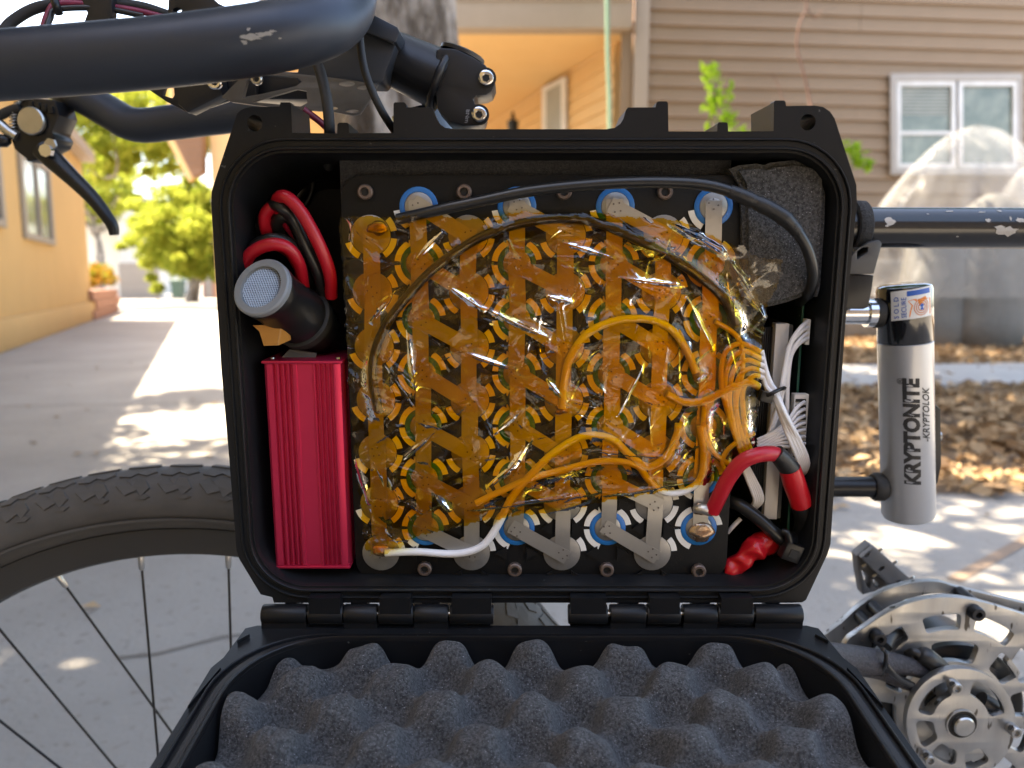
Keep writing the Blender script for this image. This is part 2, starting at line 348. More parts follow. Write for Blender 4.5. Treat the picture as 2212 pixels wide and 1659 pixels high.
# ground -----------------------------------------------------------
g = mesh('ground', [(-250, -60, 0), (250, -60, 0), (250, 400, 0), (-250, 400, 0)], [[0, 1, 2, 3]], CONC); g['kind'] = 'structure'
def sheet(name, pts, z, m):
    o = mesh(name, [(p.x, p.y, z) for p in pts], [list(range(len(pts)))], m); o['kind'] = 'structure'; return o
xl = 1.1
bed = sheet('leaf_bed', [Vector((xl, 3.35, 0)), Vector((14, 3.9, 0)), Vector((14, 14, 0)), Vector((2.1, 14, 0))], 0.004, SOIL)
# path slabs crossing the leaf bed
path = thing('garden_path', (5, 7.6, 0), None, None); path['kind'] = 'structure'
for i in range(9):
    x0 = 1.55 + i * 1.25; s = 0.09 * i
    box('path_slab', (x0, 6.75 + s, 0.0), (x0 + 1.22, 8.35 + s, 0.05), PATH, path, 0.012)
# expansion strip on the concrete at the right
a, b = G(2060, 1255), G(2330, 1105); dd = (b - a).normalized(); nn = Vector((-dd.y, dd.x, 0)) * 0.022
sj = mesh('expansion_joint', [a - nn, b - nn, b + nn, a + nn], [[0, 1, 2, 3]], mat('joint_timber', (0.2, 0.14, 0.1), 0.9, var=(9, 0.7, (0.3, 0.22, 0.16)))); sj.location.z = 0.004; sj['kind'] = 'structure'
def leaf_cloud(name, clumps, n, size, m, parent=None, flat=0.0, seed=1, shell=0.0):
    """n leaf-sized faces gathered in clumps [(centre, radii)]"""
    r = np.random.default_rng(seed); per = max(1, n // len(clumps)); V = []; F = []
    C = []
    for (c, rad) in clumps:
        d = r.normal(size=(per, 3)); d /= np.linalg.norm(d, axis=1)[:, None]
        q = r.random(per) ** (0.33 if shell == 0 else shell)
        C.append(np.array(c) + d * q[:, None] * np.array(rad))
    C = np.concatenate(C); k = len(C)
    s = size * (0.6 + 0.8 * r.random(k))[:, None]
    a = r.normal(size=(k, 3)); a[:, 2] *= (1 - flat); a /= np.linalg.norm(a, axis=1)[:, None]
    b_ = r.normal(size=(k, 3)); b_[:, 2] *= (1 - flat); b_ -= a * (a * b_).sum(1)[:, None]; b_ /= np.linalg.norm(b_, axis=1)[:, None]
    nrm = np.cross(a, b_) * 0.18 * s
    v = np.stack([C - a * s, C - b_ * s * 0.42 + nrm, C + a * s, C + b_ * s * 0.42 + nrm], 1).reshape(-1, 3)
    f = np.arange(k * 4).reshape(-1, 4)
    return mesh(name, v, f, m, parent)
def blobs(c, rad, n, br, seed):
    r = random.Random(seed); out = []
    for i in range(n):
        while True:
            p = Vector((r.uniform(-1, 1), r.uniform(-1, 1), r.uniform(-1, 1)))
            if 0.25 < p.length < 1: p *= r.choice((1, 1, 1, 1.22)); break
        k = r.uniform(0.35, 1.45)
        out.append(((c[0] + p.x * rad[0], c[1] + p.y * rad[1], c[2] + p.z * rad[2]), (br * k, br * k, br * k * 0.75)))
    return out
# fallen leaves ----------------------------------------------------
r = np.random.default_rng(3)
def litter(name, n, x0, x1, y0, y1, size, seed):
    r = np.random.default_rng(seed); C = np.stack([r.uniform(x0, x1, n), r.uniform(y0, y1, n), r.uniform(0.012, 0.06, n)], 1)
    keep = ~((C[:, 1] > 6.7 + (C[:, 0] - 1.5) * 0.07) & (C[:, 1] < 8.4 + (C[:, 0] - 1.5) * 0.07)) | (r.random(n) < 0.05)
    keep &= C[:, 0] > (1.15 + (C[:, 1] - 3.3) * 0.1); C = C[keep]; k = len(C)
    a = r.normal(size=(k, 3)); a[:, 2] *= 0.35; a /= np.linalg.norm(a, axis=1)[:, None]
    b_ = r.normal(size=(k, 3)); b_[:, 2] *= 0.35; b_ -= a * (a * b_).sum(1)[:, None]; b_ /= np.linalg.norm(b_, axis=1)[:, None]
    s = size * (0.3 + 1.3 * r.random(k) ** 2)[:, None]
    v = np.stack([C - a * s, C - b_ * s * 0.5 + np.array([0, 0, .01]), C + a * s, C + b_ * s * 0.5 + np.array([0, 0, .012])], 1).reshape(-1, 3)
    o = mesh(name, v, np.arange(k * 4).reshape(-1, 4), LITT)
    return o
tag(litter('fallen_leaves', 42000, 1.1, 11, 3.3, 13.2, 0.05, 3), 'dry brown leaves strewn over the bed in front of the block wall', 'leaves', kind='stuff')
# left building ----------------------------------------------------
A, B = G(0, 760), G(200, 690); wd = (B - A).normalized(); wn = Vector((wd.y, -wd.x, 0))     # wn points to the driveway
def W(u, v=None):
    """point of the left wall seen at column u (height from v)"""
    a_ = (u - 1106.0) / FPX; yy = None
    # |X/axisdepth| with small pitch: iterate
    t = 0.0
    for _ in range(30):
        p = A + wd * t
        ax = p.y * math.cos(math.radians(PITCH)) + (CAMZ - 1.5) * math.sin(math.radians(PITCH)) * -1
        e = p.x - a_ * ax; t -= e / (wd.x - a_ * wd.y * math.cos(math.radians(PITCH)))
    p = A + wd * t
    if v is not None: p = P(u, v, p.y)
    return p
lb = thing('stucco_building', A + wd * 2, 'long tan stucco building with tall dark windows along the driveway', 'building')
H = 3.9; s0 = A - wd * 19; s1 = B.copy()
prism('wall', [s0, s1, s1 + Vector((0, 0, H)), s0 + Vector((0, 0, H))], -wn * 7, STUC, lb)
prism('plinth', [s0 + wn * 0.002, s1 + wn * 0.002, s1 + wn * 0.002 + Vector((0, 0, 0.45)), s0 + wn * 0.002 + Vector((0, 0, 0.45))], wn * 0.07, STUC, lb, bevel=0.02)
prism('roof_edge', [s0 - wn * 7.3 + Vector((0, 0, H + .003)), s1 - wn * 7.3 + Vector((0, 0, H + .003)), s1 + wn * 0.3 + Vector((0, 0, H + .003)), s0 + wn * 0.3 + Vector((0, 0, H + .003))], Vector((0, 0, 0.25)), TRIM, lb)
FRAMEG = mat('grey_window_frame', (0.3, 0.28, 0.25), 0.6, var=(3, 0.6, (0.25, 0.23, 0.2)))
for (ua, ub, v0, v1) in ((68, 122, 372, 520), (-75, 18, 285, 478), (-330, -200, 120, 420)):
    pa, pb = W(ua), W(ub); z0 = P(ub, v1, pb.y).z; z1 = P(ub, v0, pb.y).z
    wf = thing('window', Vector((pa.x, pa.y, z0)), None, None); wf.parent = lb; wf.location = wf.location - lb.location
    def on(t, z, off): q = pa.lerp(pb, t); return Vector((q.x, q.y, z)) + wn * off
    prism('frame', [on(-.08, z0 - .08, .002), on(1.08, z0 - .08, .002), on(1.08, z1 + .08, .002), on(-.08, z1 + .08, .002)], wn * 0.05, FRAMEG, wf,
          holes=[[on(.02, z0 + .02, .002), on(.02, z1 - .02, .002), on(.98, z1 - .02, .002), on(.98, z0 + .02, .002)]])
    for (t0, t1) in ((.02, .48), (.52, .98)):
        prism('pane', [on(t0, z0 + .02, .01), on(t1, z0 + .02, .01), on(t1, z1 - .02, .01), on(t0, z1 - .02, .01)], wn * 0.008, DGLASS, wf)
    prism('mullion', [on(.47, z0 + .02, .02), on(.53, z0 + .02, .02), on(.53, z1 - .02, .02), on(.47, z1 - .02, .02)], wn * 0.03, FRAMEG, wf)
# right building ---------------------------------------------------
YW = 13.5; e = Vector((1, 0.1, 0)).normalized(); en = Vector((e.y, -e.x, 0))      # en faces the camera
O = P(1376, 609, YW); O.z = 0
rb = thing('siding_house', O + e * 4, 'taupe house with horizontal lap siding and a white sliding window', 'house')
EXP = 0.245; Lw = 12.0; hz = 6.2
prism('wall', [O - en * .06 + e * 0, O - en * .06 + e * Lw, O - en * .06 + e * Lw + Vector((0, 0, hz)), O - en * .06 + Vector((0, 0, hz))], -en * 5, SIDE, rb)
def boards(org, d, n, L, rows, z0, m, parent, exp=EXP):
    sec = [(0.004, exp + 0.03), (0.012, exp + 0.03), (0.05, 0.03), (0.062, 0.0), (0.05, -0.006), (0.004, 0.0)]
    V = []; F = []
    for q in (0, L):
        for (o_, z) in sec: V.append(org + d * q + n * (o_ - 0.055) + Vector((0, 0, z0 + z)))
    k = len(sec)
    for i in range(k): F.append([i, (i + 1) % k, k + (i + 1) % k, k + i])
    F.append(list(range(k))[::-1]); F.append([k + i for i in range(k)])
    rr0 = random.Random(int(L * 10)); protos_b = []
    for sp_ in (0.31, 0.47, 0.62, 1.0):
        pcs = []
        for (q0_, q1_) in (((0, L * sp_ - .003), (L * sp_ + .003, L)) if sp_ < 1 else ((0, L),)):
            VV = [v + d * (q0_ if i_ < len(sec) else q1_ - L) for i_, v in enumerate(V)]; pcs.append((VV, F))
        protos_b.append(pcs)
    made = {}
    for i in range(rows):
        t_ = rr0.randrange(4) if i else 0
        for j_, (VV, FF) in enumerate(protos_b[t_]):
            if (t_, j_) not in made:
                o_ = mesh('siding_board', VV, FF, m, parent); made[(t_, j_)] = (o_, root_of(o_)); o_.location.z += exp * i
            else:
                o_, b_ = made[(t_, j_)]; copyobj(o_, b_ + Vector((rr0.uniform(-.002, .002), 0, exp * i)), parent, 'siding_board')
boards(O + e * 0.12, e, en, Lw - .1, 25, 0.05, SIDE, rb)
prism('corner_trim', [O - en * .055 - e * .13, O - en * .055 + e * .11, O - en * .055 + e * .11 + Vector((0, 0, hz)), O - en * .055 - e * .13 + Vector((0, 0, hz))], en * 0.1, TRIM, rb, bevel=0.01)
prism('corner_return', [O - en * .07 - e * .34, O - en * .07 - e * .15, O - en * .07 - e * .15 + Vector((0, 0, hz)), O - en * .07 - e * .34 + Vector((0, 0, hz))], en * 0.04, SIDE, rb)
# sliding window
yw = YW + 0.62
def wp(u, v, off): q = P(u, v, yw + (u - 2060) / FPX * 1.35 - off); return q
win = thing('window', wp(2060, 372, .1), None, None); win.parent = rb; win.location = win.location - rb.location
prism('casing', [wp(1922, 378, .1), wp(2205, 378, .1), wp(2205, 160, .1), wp(1922, 160, .1)], Vector((0, -.05, 0)), mat('grey_casing', (0.36, 0.33, 0.3), 0.6, var=(3, .6, (.3, .27, .25))), win,
      holes=[[wp(1934, 364, .1), wp(1934, 176, .1), wp(2196, 176, .1), wp(2196, 364, .1)]], bevel=0.006)
for (ua, ub) in ((1935, 2062), (2068, 2195)):
    prism('sash', [wp(ua, 364, .09), wp(ub, 364, .09), wp(ub, 176, .09), wp(ua, 176, .09)], Vector((0, -.045, 0)), VINYL, win,
          holes=[[wp(ua + 9, 354, .09), wp(ua + 9, 187, .09), wp(ub - 9, 187, .09), wp(ub - 9, 354, .09)]], bevel=0.006)
    prism('pane', [wp(ua + 8, 355, .075), wp(ub - 8, 355, .075), wp(ub - 8, 186, .075), wp(ua + 8, 186, .075)], Vector((0, -.006, 0)), GLASS, win)
for i in range(8):   # half drawn blind on the left sash
    v = 192 + i * 7.5
    prism('blind_slat', [wp(1945, v + 3.5, .083), wp(2052, v + 3.5, .083), wp(2052, v, .083), wp(1945, v, .083)], Vector((0, -.004, 0)), BLIND, win)
prism('sash_rail', [wp(1944, 292, .092), wp(2053, 292, .092), wp(2053, 284, .092), wp(1944, 284, .092)], Vector((0, -.03, 0)), VINYL, win)
# porch of the same house: header beam, ceiling, boarded side wall
YB = 13.3; zc = P(1100, 60, YB).z
pw = Vector((-0.348, 1, 0)).normalized(); pn = Vector((-pw.y, pw.x, 0))
PO = P(1316, 609, 14.0); PO.z = 0
xL = P(560, 60, YB).x
prism('porch_beam', [Vector((xL, YB, zc)), Vector((O.x - .2, YB, zc)), Vector((O.x - .2, YB, zc + 1.1)), Vector((xL, YB, zc + 1.1))], Vector((0, 0.35, 0)), TRIM, rb, bevel=0.015)
prism('beam_board', [Vector((xL, YB - .03, zc + .42)), Vector((O.x - .2, YB - .03, zc + .42)), Vector((O.x - .2, YB - .03, zc + .78)), Vector((xL, YB - .03, zc + .78))], Vector((0, 0.025, 0)), TRIM, rb, bevel=0.008)
q0 = PO + pw * 0; q1 = PO + pw * 16
prism('porch_ceiling', [Vector((xL, YB + .36, zc + .004)), Vector((PO.x + .3, YB + .36, zc + .004)), Vector((q1.x + .3, q1.y, zc + .004)), Vector((q1.x - 5.5, q1.y, zc + .004))], Vector((0, 0, 0.2)), CEIL, rb)
prism('side_wall', [PO - pn * .06, q1 - pn * .06, q1 - pn * .06 + Vector((0, 0, zc)), PO - pn * .06 + Vector((0, 0, zc))], -pn * 1.0, WWOOD, rb)
boards(PO, pw, pn, 16, int((zc - .1) / EXP), 0.05, WWOOD, rb)
def pp(u, v, off):
    t = 0.0
    for _ in range(20):
        q = PO + pw * t; ax = q.y * .9914 + (3 - CAMZ) * -.1305
        t -= (q.x - (u - 1106) / FPX * ax) / (pw.x - (u - 1106) / FPX * pw.y * .9914)
    q = PO + pw * t; return P(u, v, q.y) + pn * off
prism('porch_window_frame', [pp(1176, 285, .0), pp(1226, 300, .0), pp(1226, 166, .0), pp(1176, 190, .0)], pn * .06, VINYL, rb)
prism('porch_window_pane', [pp(1186, 282, .062), pp(1218, 292, .062), pp(1218, 180, .062), pp(1186, 197, .062)], pn * .004, BLIND, rb)
lp = P(1108, 262, 17)
ln = tag(lathe('porch_lantern', [(0, .02), (.02, .06), (.04, .1), (.3, .13), (.34, .05), (.5, .02)], (lp.x, 17, lp.z - .3), (0, 0, 1), BLKS), 'small dark lantern on the warm lit boarded porch wall', 'lantern')
tag(tube('green_pole', [P(1311, -80, 12.9), P(1313, 120, 12.9), P(1317, 290, 12.9), Vector((P(1317, 290, 12.9).x, 12.9, 0))], 0.035, GRNC, None, n=3), 'slim pale green pole standing before the porch corner', 'pole')
# house and eave further down the driveway
fh = thing('brown_eave_house', (P(500, 609, 27).x, 27, 0), 'far house with orange tan wall and dark brown roof overhang', 'house')
x0 = P(438, 0, 27).x; x1 = P(760, 0, 27).x
box('wall', (x0, 27, 0), (x1, 34, 8.0), WWOOD, fh)
def fp(u, v): return P(u, v, 26.6)
prism('eave_fascia', [fp(362, 150), fp(374, 150), fp(374, 300), fp(416, 384), fp(408, 392), fp(362, 304)], Vector((0, .25, 0)), CEIL, fh)
prism('eave_soffit', [fp(375, 150), fp(437, 150), fp(437, 372), fp(417, 384), fp(375, 300)], Vector((0, .4, 0)), BROWN, fh)
for i in range(12):
    v = 200 + i * 14
    prism('eave_batten', [fp(385 + max(0, v - 300) * .5, v), fp(435, v), fp(435, v + 4), fp(385 + max(0, v - 300) * .5, v + 4)], Vector((0, -.03, 0)), BROWN, fh)
# pale buildings at the end of the driveway
def farhouse(name, u0, u1, v0, Y, lab, m, wins):
    x0, x1 = P(u0, 609, Y).x, P(u1, 609, Y).x; z1 = P(u0, v0, Y).z
    h = thing(name, ((x0 + x1) / 2, Y, 0), lab, 'house'); box('wall', (x0, Y, 0), (x1, Y + 6, z1), m, h)
    box('roof', (x0 - .3, Y - .3, z1 + .003), (x1 + .3, Y + 6.3, z1 + .3), FENC, h)
    for (a_, b_, c_, d_) in wins:
        pa = P(a_, c_, Y - .04); pb = P(b_, d_, Y - .04); wv = box('window', (pa.x, Y - .04, pb.z), (pb.x, Y - .005, pa.z), VINYL, h)
        box('pane', (pa.x + .1, Y - .06, pb.z + .1), (pb.x - .1, Y - .042, pa.z - .1), DGLASS, wv)
farhouse('cream_house', 140, 262, 425, 48, 'cream two storey house beyond the flowering shrub', PALEW, [(222, 236, 445, 480), (165, 180, 460, 500), (245, 256, 470, 500)])
farhouse('white_house', 258, 345, 500, 62, 'white low house beside the garden fence at the driveway end', PALEW, [(285, 300, 540, 566), (310, 325, 540, 566)])
fe = thing('garden_fence', (P(300, 609, 44).x, 44, 0), 'grey weathered plank fence below the white house', 'fence')
xa, xb = P(258, 609, 44).x, P(345, 609, 44).x
for i in range(16):
    x = xa + (xb - xa) * i / 16; box('plank', (x, 44, 0), (x + (xb - xa) / 16 - .02, 44.04, 2.0 + .05 * random.random()), FENC, fe)
rs = thing('rust_shed', (P(452, 609, 46).x, 46, 0), 'small red brown shed at the end of the driveway', 'shed')
box('wall', (P(436, 609, 46).x, 46, 0), (P(500, 609, 46).x, 49, 2.3), REDB, rs); box('shed_roof', (P(432, 609, 46).x, 45.8, 2.303), (P(505, 609, 46).x, 49.2, 2.45), BROWN, rs)
box('door', (P(442, 609, 46).x, 45.96, 0), (P(458, 609, 46).x, 45.995, 1.7), FENC, rs)
# wheelie bin
bx = P(386, 640, 43); bn = thing('wheelie_bin', (bx.x, 43, 0), 'dark green wheelie bin at the end of the driveway', 'bin')
V, F = loft_vf([rrect(bx.x - .26 - t * .05, bx.x + .26 + t * .05, 0, .01, .004, 43, 2) for t in (0, 1)]); 
def bin_ring(hw, z): return [Vector((bx.x - hw, 43 - hw, z)), Vector((bx.x + hw, 43 - hw, z)), Vector((bx.x + hw, 43 + hw, z)), Vector((bx.x - hw, 43 + hw, z))]
V, F = loft_vf([bin_ring(.25, .06), bin_ring(.3, .95), bin_ring(.33, .96), bin_ring(.33, 1.0)], True, True); mesh('body', V, F, BINM, bn)
V, F = loft_vf([bin_ring(.34, 1.003), bin_ring(.34, 1.05), bin_ring(.2, 1.12)], True, True); mesh('lid', V, F, BINM, bn)
for s in (-1, 1): lathe('wheel', [(0, .08), (.04, .08)], (bx.x + s * .2 - .02, 42.75, .08), (1, 0, 0), RUB, bn, 12)
# brick planter and shrubs along the stucco wall
pl = thing('brick_planter', G(228, 690), 'low brick planter at the end of the stucco building', 'planter')
pa = G(205, 692); pb = G(262, 672)
for k in range(5):
    for c in range(3):
        q = pa.lerp(pb, (k + .5 * (c % 2)) / 5.5); q2 = pa.lerp(pb, (k + .93 + .5 * (c % 2)) / 5.5); n2 = Vector((-(q2 - q).y, (q2 - q).x, 0)).normalized() * .3
        prism('brick', [Vector((q.x, q.y, c * .25)), Vector((q2.x, q2.y, c * .25)), Vector((q2.x, q2.y, c * .25 + .235)), Vector((q.x, q.y, c * .25 + .235))], n2, REDB, pl)
def shrub(name, u, vc, Y, ru, rv, m, lab, n=1500, size=.07, seed=5, cat='shrub', grp=None, stem=True):
    c = P(u, vc, Y); rx = ru / FPX * Y; rz = rv / FPX * Y
    t = thing(name, (c.x, Y, 0), lab, cat, grp)
    leaf_cloud('crown', blobs((c.x, Y, c.z), (rx * .75, rx * .75, rz * .75), 14, min(rx, rz) * .45, seed), n, size, m, t, seed=seed)
    if stem:
        zb = 0; lean = random.uniform(-.1, .1)
        tube('trunk', [(c.x, Y, zb - .05), (c.x + lean, Y, (c.z) * .5), (c.x, Y, c.z)], [max(.03, rx * .08), max(.02, rx * .03)], BARK, t, n=4)
    return t
shrub('flowering_shrub', 212, 600, 24, 34, 38, FLOW, 'red and yellow flowering shrub in the brick planter', 1800, .07, 5)
shrub('golden_shrub', 338, 622, 36, 24, 14, LEAFS, 'low golden shrub beside the wheelie bin', 900, .09, 6)
shrub('lime_shrub', 405, 585, 40, 24, 26, LEAFL, 'bright lime shrub behind the wheelie bin', 900, .12, 7)
shrub('small_lime_tree', 330, 572, 52, 26, 34, LEAFL, 'slender lime green tree before the white house', 1000, .14, 8, 'tree')
# trees further along the drive
def bigtree(name, u, vc, Y, ru, rv, m, lab, n, size, seed, nb=34, br=.24, tu=None):
    c = P(u, vc, Y); rx = ru / FPX * Y; rz = rv / FPX * Y
    t = thing(name, (c.x, Y, 0), lab, 'tree', None)
    leaf_cloud('crown', blobs((c.x, Y, c.z), (rx, rx * .8, rz), nb, min(rx, rz) * br, seed), n, size, m, t, seed=seed)
    bxx = c.x if tu is None else P(tu, 609, Y).x
    tk = tube('trunk', [(bxx, Y, -.1), (bxx + .3, Y, c.z * .4), (bxx * .6 + c.x * .4, Y, c.z * .75), (c.x, Y, c.z + rz * .3)], [rx * .09 + .1, .08 + rx * .05, .06, .03], BARK, t, n=5)
    rr = random.Random(seed)
    for i in range(6):
        a_ = rr.uniform(0, 6.28); h = rr.uniform(.5, .8) * c.z
        tube('limb', [(bxx * .5 + c.x * .5, Y, max(h, c.z * .8) if tu else h), (c.x + math.cos(a_) * rx * .4, Y + math.sin(a_) * rx * .3, h + rz * .4), (c.x + math.cos(a_) * rx * .8, Y + math.sin(a_) * rx * .6, c.z + rr.uniform(-.2, .5) * rz)], [.1 + rx * .02, .05, .02], BARK, t, n=4)
    return t
bigtree('shade_tree', 250, 245, 30, 235, 132, LEAFS, 'large leafy tree arching over the far driveway', 34000, .12, 11, 170, .22, tu=40)
bigtree('round_tree', 405, 495, 38, 122, 105, LEAFS, 'rounded yellow green tree before the brown eaves', 24000, .14, 12, 130, .22)
bigtree('airy_tree', 195, 400, 46, 105, 75, LEAFS, 'airy yellow green tree standing before the cream house', 9000, .16, 14, 90, .22)
bigtree('backdrop_tree', 300, 520, 75, 90, 52, LEAFS, 'distant leafy tree behind the white house', 2500, .3, 13, 24, .34)
# retaining wall, plastic cover, plants on the right
rw = thing('block_wall', (P(2100, 609, 12.8).x, 12.8, 0), 'low retaining wall of big grey concrete blocks', 'wall')
zt = P(2000, 560, 12.8).z; ch = zt / 3
for c in range(3):
    for i in range(9):
        x = P(1700, 609, 12.8).x + (i - .5 * (c % 2)) * 1.0
        box('block', (x, 12.8 + .008 * (i % 3), c * ch), (x + .985, 13.2, (c + 1) * ch - .012), BLOCK, rw, .012)
PLAST = bpy.data.materials.new('clear_plastic_sheet'); PLAST.use_nodes = True
_t = PLAST.node_tree; _b = _t.nodes['Principled BSDF']; _b.inputs['Base Color'].default_value = (.36, .365, .37, 1); _b.inputs['Roughness'].default_value = .3
_tr = _t.nodes.new('ShaderNodeBsdfTranslucent'); _tr.inputs[0].default_value = (.66, .68, .7, 1); _tp = _t.nodes.new('ShaderNodeBsdfTransparent'); _m1 = _t.nodes.new('ShaderNodeMixShader'); _m2 = _t.nodes.new('ShaderNodeMixShader')
_n = _t.nodes.new('ShaderNodeTexNoise'); _n.inputs['Scale'].default_value = 1.6; _n.inputs['Detail'].default_value = 4; _r = _t.nodes.new('ShaderNodeMapRange'); _r.inputs[1].default_value = .3; _r.inputs[2].default_value = .7; _r.inputs[3].default_value = .5; _r.inputs[4].default_value = .95
_t.links.new(_n.outputs[0], _r.inputs[0]); _m1.inputs[0].default_value = .45; _t.links.new(_b.outputs[0], _m1.inputs[1]); _t.links.new(_tr.outputs[0], _m1.inputs[2])
_t.links.new(_r.outputs[0], _m2.inputs[0]); _t.links.new(_m1.outputs[0], _m2.inputs[1]); _t.links.new(_tp.outputs[0], _m2.inputs[2]); _t.links.new(_m2.outputs[0], _t.nodes['Material Output'].inputs[0])
def cover(u, vt, vb, prof, Y, lab, seed):
    c = P(u, vb, Y); zt_ = P(u, vt, Y).z; rr = random.Random(seed); ph = [rr.uniform(0, 6.28) for _ in range(6)]; V = []; F = []; seg = 96
    rows = 28
    for i in range(rows + 1):
        t = i / rows; z = zt_ + (c.z - zt_) * t; R = np.interp(t, *prof) / FPX * Y
        for k in range(seg):
            a_ = 2 * math.pi * k / seg
            q = 1 + (.07 * math.sin(5 * a_ + ph[0]) + .05 * math.sin(11 * a_ + ph[1] + t * 2) + .035 * math.sin(19 * a_ + ph[2] - t * 3) + .03 * math.sin(9 * t + 4 * a_ + ph[3])) * min(1, t * 2.5)
            V.append(Vector((c.x + R * q * math.cos(a_), Y + R * q * math.sin(a_) * .7, z)))
    for i in range(rows):
        for k in range(seg): F.append([i * seg + k, i * seg + (k + 1) % seg, (i + 1) * seg + (k + 1) % seg, (i + 1) * seg + k])
    F.append(list(range(seg)))
    return tag(mesh('plastic_cover', V, F, PLAST, None, True), lab, 'cover')
cover(2085, 270, 640, ([0, .04, .12, .25, .45, .7, 1], [6, 50, 88, 128, 178, 215, 232]), 11.2, 'bell shaped clear plastic cover with pleats before the window', 1)
def sack(u, vt, Y, w_, lab):
    c = P(u, vt, Y); V, F = [], []
    rg = [[Vector((c.x + w_ * k_ * (1 + .08 * math.sin(3 * a + i)) * math.cos(a), Y + w_ * .7 * k_ * math.sin(a), c.z * t_)) for a in np.linspace(0, 6.283, 25)[:-1]] for i, (t_, k_) in enumerate(((0, .9), (.2, 1), (.5, .96), (.75, .9), (.9, .7), (.97, .35), (1, .2)))]
    V, F = loft_vf(rg, True, True); return tag(mesh('garden_sack', V, F, mat('dark_sack_%d' % u, (.2, .195, .185), .8, var=(5, .6, (.12, .118, .11)), bump=(20, .5, .02)), None, True), lab, 'sack')
sack(2035, 455, 11.3, .55, 'squat dark grey sack inside the bell shaped plastic cover')
sack(2150, 420, 11.2, .6, 'taller dark grey sack inside the bell shaped plastic cover')
cover(2330, 285, 640, ([0, .04, .12, .25, .45, .7, 1], [6, 60, 100, 140, 170, 200, 215]), 11.9, 'wide clear plastic cover at the end of the block wall', 2)
gp = P(1545, 200, 9.0); gb = thing('leafy_stalk', (gp.x, 9, 0), 'tall bright green leafy stalk rising before the siding', 'plant')
leaf_cloud('crown', [(tuple(P(1545 + dx, v, 9 + random.uniform(-.1, .1))), (rw_ / FPX * 9, .15, .12)) for (v, dx, rw_) in ((150, -12, 15), (172, -3, 26), (195, 8, 34), (215, 14, 36), (240, 8, 40), (265, 2, 46), (285, 14, 50), (300, 30, 70))], 120, .07, LEAFL, gb, seed=21)
tube('stem', [(gp.x, 9, 0), (gp.x + .05, 9, 1.4), (gp.x, 9, 3.2)], [.03, .012], BARK, gb, n=4)
gp = P(1845, 330, 9.4); gb = thing('low_sprig', (gp.x, 9.4, 0), 'small green sprig beside the case edge', 'plant')
leaf_cloud('crown', [(tuple(P(1835 + i * 8, 318 + i * 9, 9.4)), (.12, .1, .08)) for i in range(5)], 60, .07, LEAFL, gb, seed=22)
tube('stem', [(gp.x - .2, 9.4, 0), (gp.x - .15, 9.4, 1.5), (gp.x, 9.4, gp.z)], [.02, .01], BARK, gb, n=4)
VINE = mat('vine_bark', (.09, .045, .032), .8, var=(8, .7, (.14, .07, .05)))
vn = [P(1752, 560, 12.9), P(1753, 300, 13), P(1750, 225, 13.2), P(1737, 160, 13.25), P(1722, 105, 13.3), P(1726, 55, 13.3), P(1742, 15, 13.3), P(1738, -40, 13.3)]
vt = thing('bare_vine', (vn[0].x, 12.9, 0), 'bare reddish vine climbing the taupe siding', 'vine')
tube('main_stem', [Vector((vn[0].x, 12.9, 0))] + vn, [.03, .028, .022, .02, .018, .015, .012], VINE, vt, n=5, seg=8)
tube('side_stem', [P(1752, 300, 13), P(1700, 240, 13.15), P(1680, 180, 13.25), P(1665, 160, 13.28)], [.015, .01, .006], VINE, vt, n=5, seg=6)
tube('side_stem', [P(1742, 15, 13.3), P(1760, 40, 13.3), P(1775, 20, 13.3)], [.012, .006], VINE, vt, n=5, seg=6)
# the tree that shades the bike -----------------------------------
ty = 4.2; tx = P(868, 100, ty).x
tr = thing('shade_trunk_tree', (tx, ty, 0), 'old grey barked tree standing behind the handlebar stem', 'tree')
rr = random.Random(4); V = []; F = []; seg = 40; rows = 60
for i in range(rows + 1):
    z = -.1 + 3.9 * i / rows; t = i / rows
    R = .37 * (1 + 1.1 * max(0, .22 - t) / .22 * .5) * (1 - .25 * t); cx = tx - .13 * (z - 1.9) * .25 - .05
    for k in range(seg):
        a_ = 2 * math.pi * k / seg
        q = 1 + .07 * math.sin(3 * a_ + z * .7) + .05 * math.sin(7 * a_ + z * 1.3) + .035 * math.sin(13 * a_ - z * 2 + 1) + rr.uniform(-.02, .02)
        V.append((cx + R * q * math.cos(a_), ty + R * q * math.sin(a_), z))
for i in range(rows):
    for k in range(seg): F.append([i * seg + k, i * seg + (k + 1) % seg, (i + 1) * seg + (k + 1) % seg, (i + 1) * seg + k])
mesh('trunk', V, F, BARK, tr, True)
for i in range(9):
    a_ = i * .7 + .2; L_ = rr.uniform(2.4, 4)
    c = Vector((tx - .3, ty, 3.6))
    yy = math.sin(a_) * L_; yy = min(yy, 1.2)
    tube('limb', [c, c + Vector((math.cos(a_) * L_ * .4, yy * .4, .9)), c + Vector((math.cos(a_) * L_, yy, 1.7 + rr.uniform(-.2, .8)))], [.16, .09, .03], BARK, tr, n=6)
cl = []
for i in range(330):
    x = rr.uniform(-5.2, 6.0); y = rr.uniform(-.9, 9.0)
    if y > 5.2 and x < -1.5: continue; z = rr.uniform(3.5, 6.3)
    if z < CAMZ + y * .40 + .55: z = CAMZ + y * .40 + .6 + rr.random()
    gx, gy = x + z * .48, y - z * .083            # where its shadow lands
    if -3.4 < gx < -1.0 and 4.7 < gy < 6.9 and rr.random() < .93: continue
    if gx > .9 and 2.0 < gy < 4.0 and rr.random() < .5: continue
    if gx > 1.5 and 4.0 < gy < 6.2 and rr.random() < .45: continue
    if (gx > 3.2 and gy < 4) or gx < -3.6: continue
    cl.append(((x, y, z), (.62, .62, .4)))
